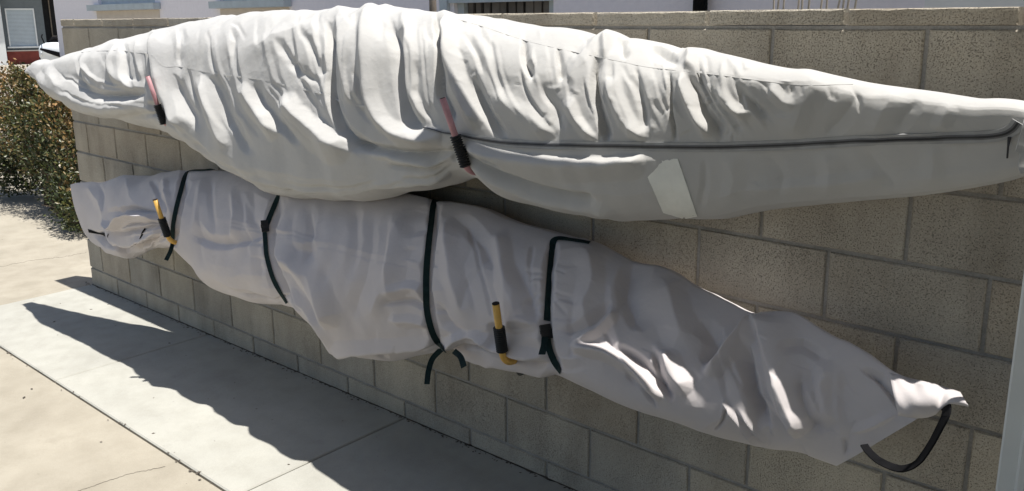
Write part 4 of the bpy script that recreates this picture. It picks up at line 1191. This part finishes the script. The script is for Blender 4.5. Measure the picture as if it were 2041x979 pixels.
# ------------------------------------------------------------------ leafy shrub at the wall end
def shrub():
    root = empty('leafy_shrub', (-2.9, 0.85, gz(-2.9))); tag(root, 'dense bronze green shrub growing past the end of the block wall', 'shrub')
    cl = []
    for px, py, Y, rx in ((20, 190, 0.95, .34), (70, 200, 1.0, .36), (110, 190, 1.05, .30), (45, 165, 1.0, .16), (15, 270, .85, .42), (70, 270, .85, .42), (120, 250, .9, .38), (150, 290, .85, .30),
                          (10, 340, .8, .34), (60, 335, 1.0, .36), (115, 330, .85, .36), (150, 360, .75, .30), (160, 420, .62, .26), (150, 395, .7, .24), (-40, 240, .9, .5), (-60, 330, .9, .5), (140, 215, 1.0, .25), (30, 142, 1.0, .07), (60, 150, 1.0, .07), (5, 165, 1.0, .10), (85, 160, 1.0, .08), (165, 445, .6, .18)):
        cl.append((at_y(px, py, Y), rx))
    # leaves
    V, F, tone = [], [], []
    for c, r in cl:
        for _ in range(int(11000 * r * r) + 90):
            d = rng.standard_normal(3); d /= np.linalg.norm(d)
            rr = r * rng.uniform(0.35, 1.0) ** 0.6
            p = c + d * rr * np.array([1.15, 0.8, 0.85])
            p = p + 0.04 * rng.standard_normal(3)
            if p[2] < gz(p[0]) + 0.05: continue
            if p[0] > -0.05 and p[1] < 0.2: continue
            l = rng.uniform(0.026, 0.052); w_ = l * rng.uniform(0.45, 0.65)
            ax = d + 0.8 * rng.standard_normal(3) + np.array([0, 0, 0.4]); ax /= np.linalg.norm(ax)
            s = np.cross(ax, rng.standard_normal(3)); s /= np.linalg.norm(s)
            n_ = np.cross(s, ax)
            b = len(V)
            V += [p - ax * l * .5, p + s * w_ * .5 + n_ * l * .10, p + ax * l * .5, p - s * w_ * .5 + n_ * l * .10]
            F += [(b, b + 1, b + 2), (b, b + 2, b + 3)]
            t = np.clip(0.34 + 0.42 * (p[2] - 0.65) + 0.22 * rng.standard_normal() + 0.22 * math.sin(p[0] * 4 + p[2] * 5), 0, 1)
            tone += [t] * 4
    me = bpy.data.meshes.new('foliage'); me.from_pydata([tuple(p) for p in V], [], F)
    at = me.attributes.new('tone', 'FLOAT', 'POINT'); at.data.foreach_set('value', np.array(tone, np.float32))
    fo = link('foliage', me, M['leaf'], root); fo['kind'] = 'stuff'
    for k, (bx, by) in enumerate(((-3.0, .9), (-3.3, .95), (-2.6, .8), (-2.0, .75))):
        MB().tube(smoothpath([(bx, by, gz(bx) - .02), (bx + .05, by, .15), (bx - .1 + .1 * k, by, .5)], 10), np.linspace(.05, .03, 10), 9).build('trunk', M['bark'], root)
    for c, r in cl:
        base = np.array([np.clip(c[0], -3.4, -2.0), 0.88, 0.25])
        mid = base * .5 + c * .5 + np.array([0, 0, -.08])
        for j in range(3):
            e = c + r * 0.7 * rng.standard_normal(3) * np.array([1, .5, .6])
            if e[2] < gz(e[0]) + .05 or (e[0] > -.1 and e[1] < .2): continue
            MB().tube(smoothpath([base, mid, c * .6 + e * .4, e], 9), np.linspace(.016, .004, 9), 5).build('branch', M['bark'], root)
shrub()

# ------------------------------------------------------------------ grey house across the street and a white scooter
def far_house():
    d = ray(45, 128); t = (-0.218 - CAM_POS[2]) / d[2]; G0 = CAM_POS + d * t
    fwd = np.array([d[0], d[1], 0]); fwd /= np.linalg.norm(fwd); right = np.array([fwd[1], -fwd[0], 0])
    def loc(px, py, depth=0.0):
        q = ray(px, py); k = ((G0 + fwd * depth - CAM_POS) @ fwd) / (q @ fwd); P = CAM_POS + q * k
        return (P - G0) @ right, P[2] - G0[2]
    root = empty('grey_house', tuple(G0)); tag(root, 'grey house with red brick base and closed white blinds across the street', 'house')
    def box(mb, x0, x1, y0, y1, z0, z1):
        vs = [G0 + right * x + fwd * y + np.array([0, 0, z]) for z in (z0, z1) for x, y in ((x0, y0), (x1, y0), (x1, y1), (x0, y1))]
        return mb.add(vs, [(0, 3, 2, 1), (4, 5, 6, 7), (0, 1, 5, 4), (1, 2, 6, 5), (2, 3, 7, 6), (3, 0, 4, 7)])
    xr = loc(90, 60)[0]; xl = -7.0
    zb = loc(40, 100)[1]
    wx0, wz1 = loc(9, 17); wx1, wz0 = loc(77, 92)
    wx0 = loc(14, 55)[0]; wx1 = loc(72, 55)[0]
    mb = MB(); box(mb, xl, wx0, 0, .2, zb, 3.6); box(mb, wx1, xr, 0, .2, zb, 3.6); box(mb, wx0, wx1, 0, .2, zb, wz0); box(mb, wx0, wx1, 0, .2, wz1, 3.6)
    box(mb, xr - .2, xr, .201, 6, zb, 3.6)
    mb.build('wall', M['grey'], root)
    bk = root_b = MB(); box(bk, xl, xr + .04, -.10, .25, 0.0, zb - .05); bo = bk.build('brick_base', M['brick'], root)
    box(MB(), 0, 1, 0, 1, 0, 1)
    mb = MB(); box(mb, xl, xr + .06, -.13, .0, zb - .049, zb + .0); mb.build('ledge', M['stain'], root)
    z = 0.0
    while z < zb - .09:                                   # raised brick courses
        mb = MB(); box(mb, xl, xr + .05, -.112, -.101, z + .008, z + .072); mb.build('brick_course', M['brick'], root); z += .082
    t = .055
    mb = MB(); box(mb, wx0, wx0 + t, -.03, .1, wz0, wz1); box(mb, wx1 - t, wx1, -.03, .1, wz0, wz1); box(mb, wx0 + t, wx1 - t, -.03, .1, wz1 - t, wz1); box(mb, wx0 - .08, wx1 + .08, -.10, .1, wz0 - .07, wz0 - .001)
    wo = mb.build('window', M['white'], root)
    z = wz0
    while z < wz1 - t:
        mb = MB(); box(mb, wx0 + t, wx1 - t, .02 + .01 * random.random(), .05, z, z + .052); mb.build('blind_slat', M['blind'], wo); z += .06
    mb = MB(); box(mb, wx0 + t, wx1 - t, .07, .075, wz0, wz1 - t); mb.build('pane', M['glass'], wo)
    cx0 = loc(-14, 60)[0]; cx1 = loc(7, 60)[0]
    mb = MB(); box(mb, cx0, cx1, -.5, -.25, 0, 3.3); mb.build('porch_column', M['white'], root)
    # porch wall coloured near black, its deep shade put into the colour
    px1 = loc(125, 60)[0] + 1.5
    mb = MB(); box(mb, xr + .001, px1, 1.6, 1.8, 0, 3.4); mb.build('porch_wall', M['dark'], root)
    mb = MB(); box(mb, xl, px1, -.9, 6, 3.601, 3.75); mb.build('roof', M['white'], root)
    lx = loc(101, 30)[0]
    mb = MB(); box(mb, lx, lx + .05, 1.55, 1.599, 1.2, 3.0); box(mb, lx + .7, lx + .75, 1.55, 1.599, 1.2, 3.0); box(mb, lx + .05, lx + .7, 1.55, 1.599, 1.2, 1.25); mb.build('door_frame', M['wood'], root)
    for k in range(4):
        mb = MB(); box(mb, xr + .1, px1 - .3, .9 + .3 * k, 1.59, .18 * k, .18 * k + .14); o = mb.build('step', M['brick'], root)
        mb = MB(); box(mb, xr + .1, px1 - .3, .88 + .3 * k, 1.59, .18 * k + .141, .18 * k + .178); mb.build('step_tread', M['stain'], root)
    mb = MB(); box(mb, xl, px1, .25, 8, -.02, -.001)
far_house()
def scooter():
    D = 24.0
    def P(px, py, off=0.0):
        d = ray(px, py); h = math.hypot(d[0], d[1]); return CAM_POS + d * ((D + off) / h)
    g = P(108, 160); g[2] = gz(g[0])
    root = empty('motor_scooter', tuple(g)); tag(root, 'white motor scooter with black side band parked by the lavender house', 'scooter')
    d = ray(108, 95); f = np.array([d[0], d[1], 0]); f /= np.linalg.norm(f); r = np.array([f[1], -f[0], 0]); u = np.array([0, 0, 1.0])
    c = P(112, 108)
    z0 = c[2]
    def L(a, b, z): return c + r * a + f * b + u * (z)
    # rounded body shell as stacked ovals
    prof = [(-.62, .10), (-.5, .17), (-.3, .22), (-.05, .27), (.12, .27), (.22, .24), (.275, .17), (.295, .05)]
    n = 18; v = []; fa = []
    for z, s_ in prof:
        for k in range(n):
            a = 2 * math.pi * k / n
            v.append(L(.05 + 1.55 * s_ * math.copysign(abs(math.cos(a)) ** .75, math.cos(a)), s_ * .8 * math.sin(a), z))
    for j in range(len(prof) - 1):
        for k in range(n): fa.append((j * n + k, j * n + (k + 1) % n, (j + 1) * n + (k + 1) % n, (j + 1) * n + k))
    fa.append(tuple(reversed(range(n)))); fa.append(tuple((len(prof) - 1) * n + k for k in range(n)))
    MB().add(v, fa, True).build('body', M['scooter'], root)
    MB().ribbon([L(-.33, -.20, .14), L(-.15, -.225, .07), L(.1, -.226, -.02), L(.45, -.2, -.11)], [-f] * 4, [.05, .09, .12, .13], .01).build('side_band', M['black'], root)
    for a in (-.40, .62):
        w = MB(); R = .235 if a > 0 else .22
        zc = gz(g[0]) - z0 + R
        w.tube([L(a + (R - .05) * math.cos(t), 0, zc + (R - .05) * math.sin(t)) for t in np.linspace(0, 2 * math.pi, 25)], .05, 8, False); wo = w.build('wheel', M['rubber'], root)
        MB().tube([L(a, -.03, zc), L(a, .03, zc)], R - .09, 14).build('rim', M['white'], wo)
    MB().tube([L(-.22, -.05, .25), L(-.27, -.03, .42), L(-.25, -.2, .47)], .014, 7).tube([L(-.27, -.03, .42), L(-.25, .2, .47)], .014, 7).build('handlebar', M['black'], root)
    MB().tube([L(-.14, -.02, .26), L(.0, -.02, .36), L(.06, -.02, .355), L(.35, -.02, .33)], [.03, .075, .08, .05], 10).build('seat', M['black'], root)
    MB().tube([L(-.30, -.15, .02), L(-.33, -.15, .02)], .05, 12).build('headlight', M['white'], root)
    MB().tube([L(-.40, 0, -.35), L(-.30, 0, .1)], .03, 8).build('fork', M['black'], root)
scooter()
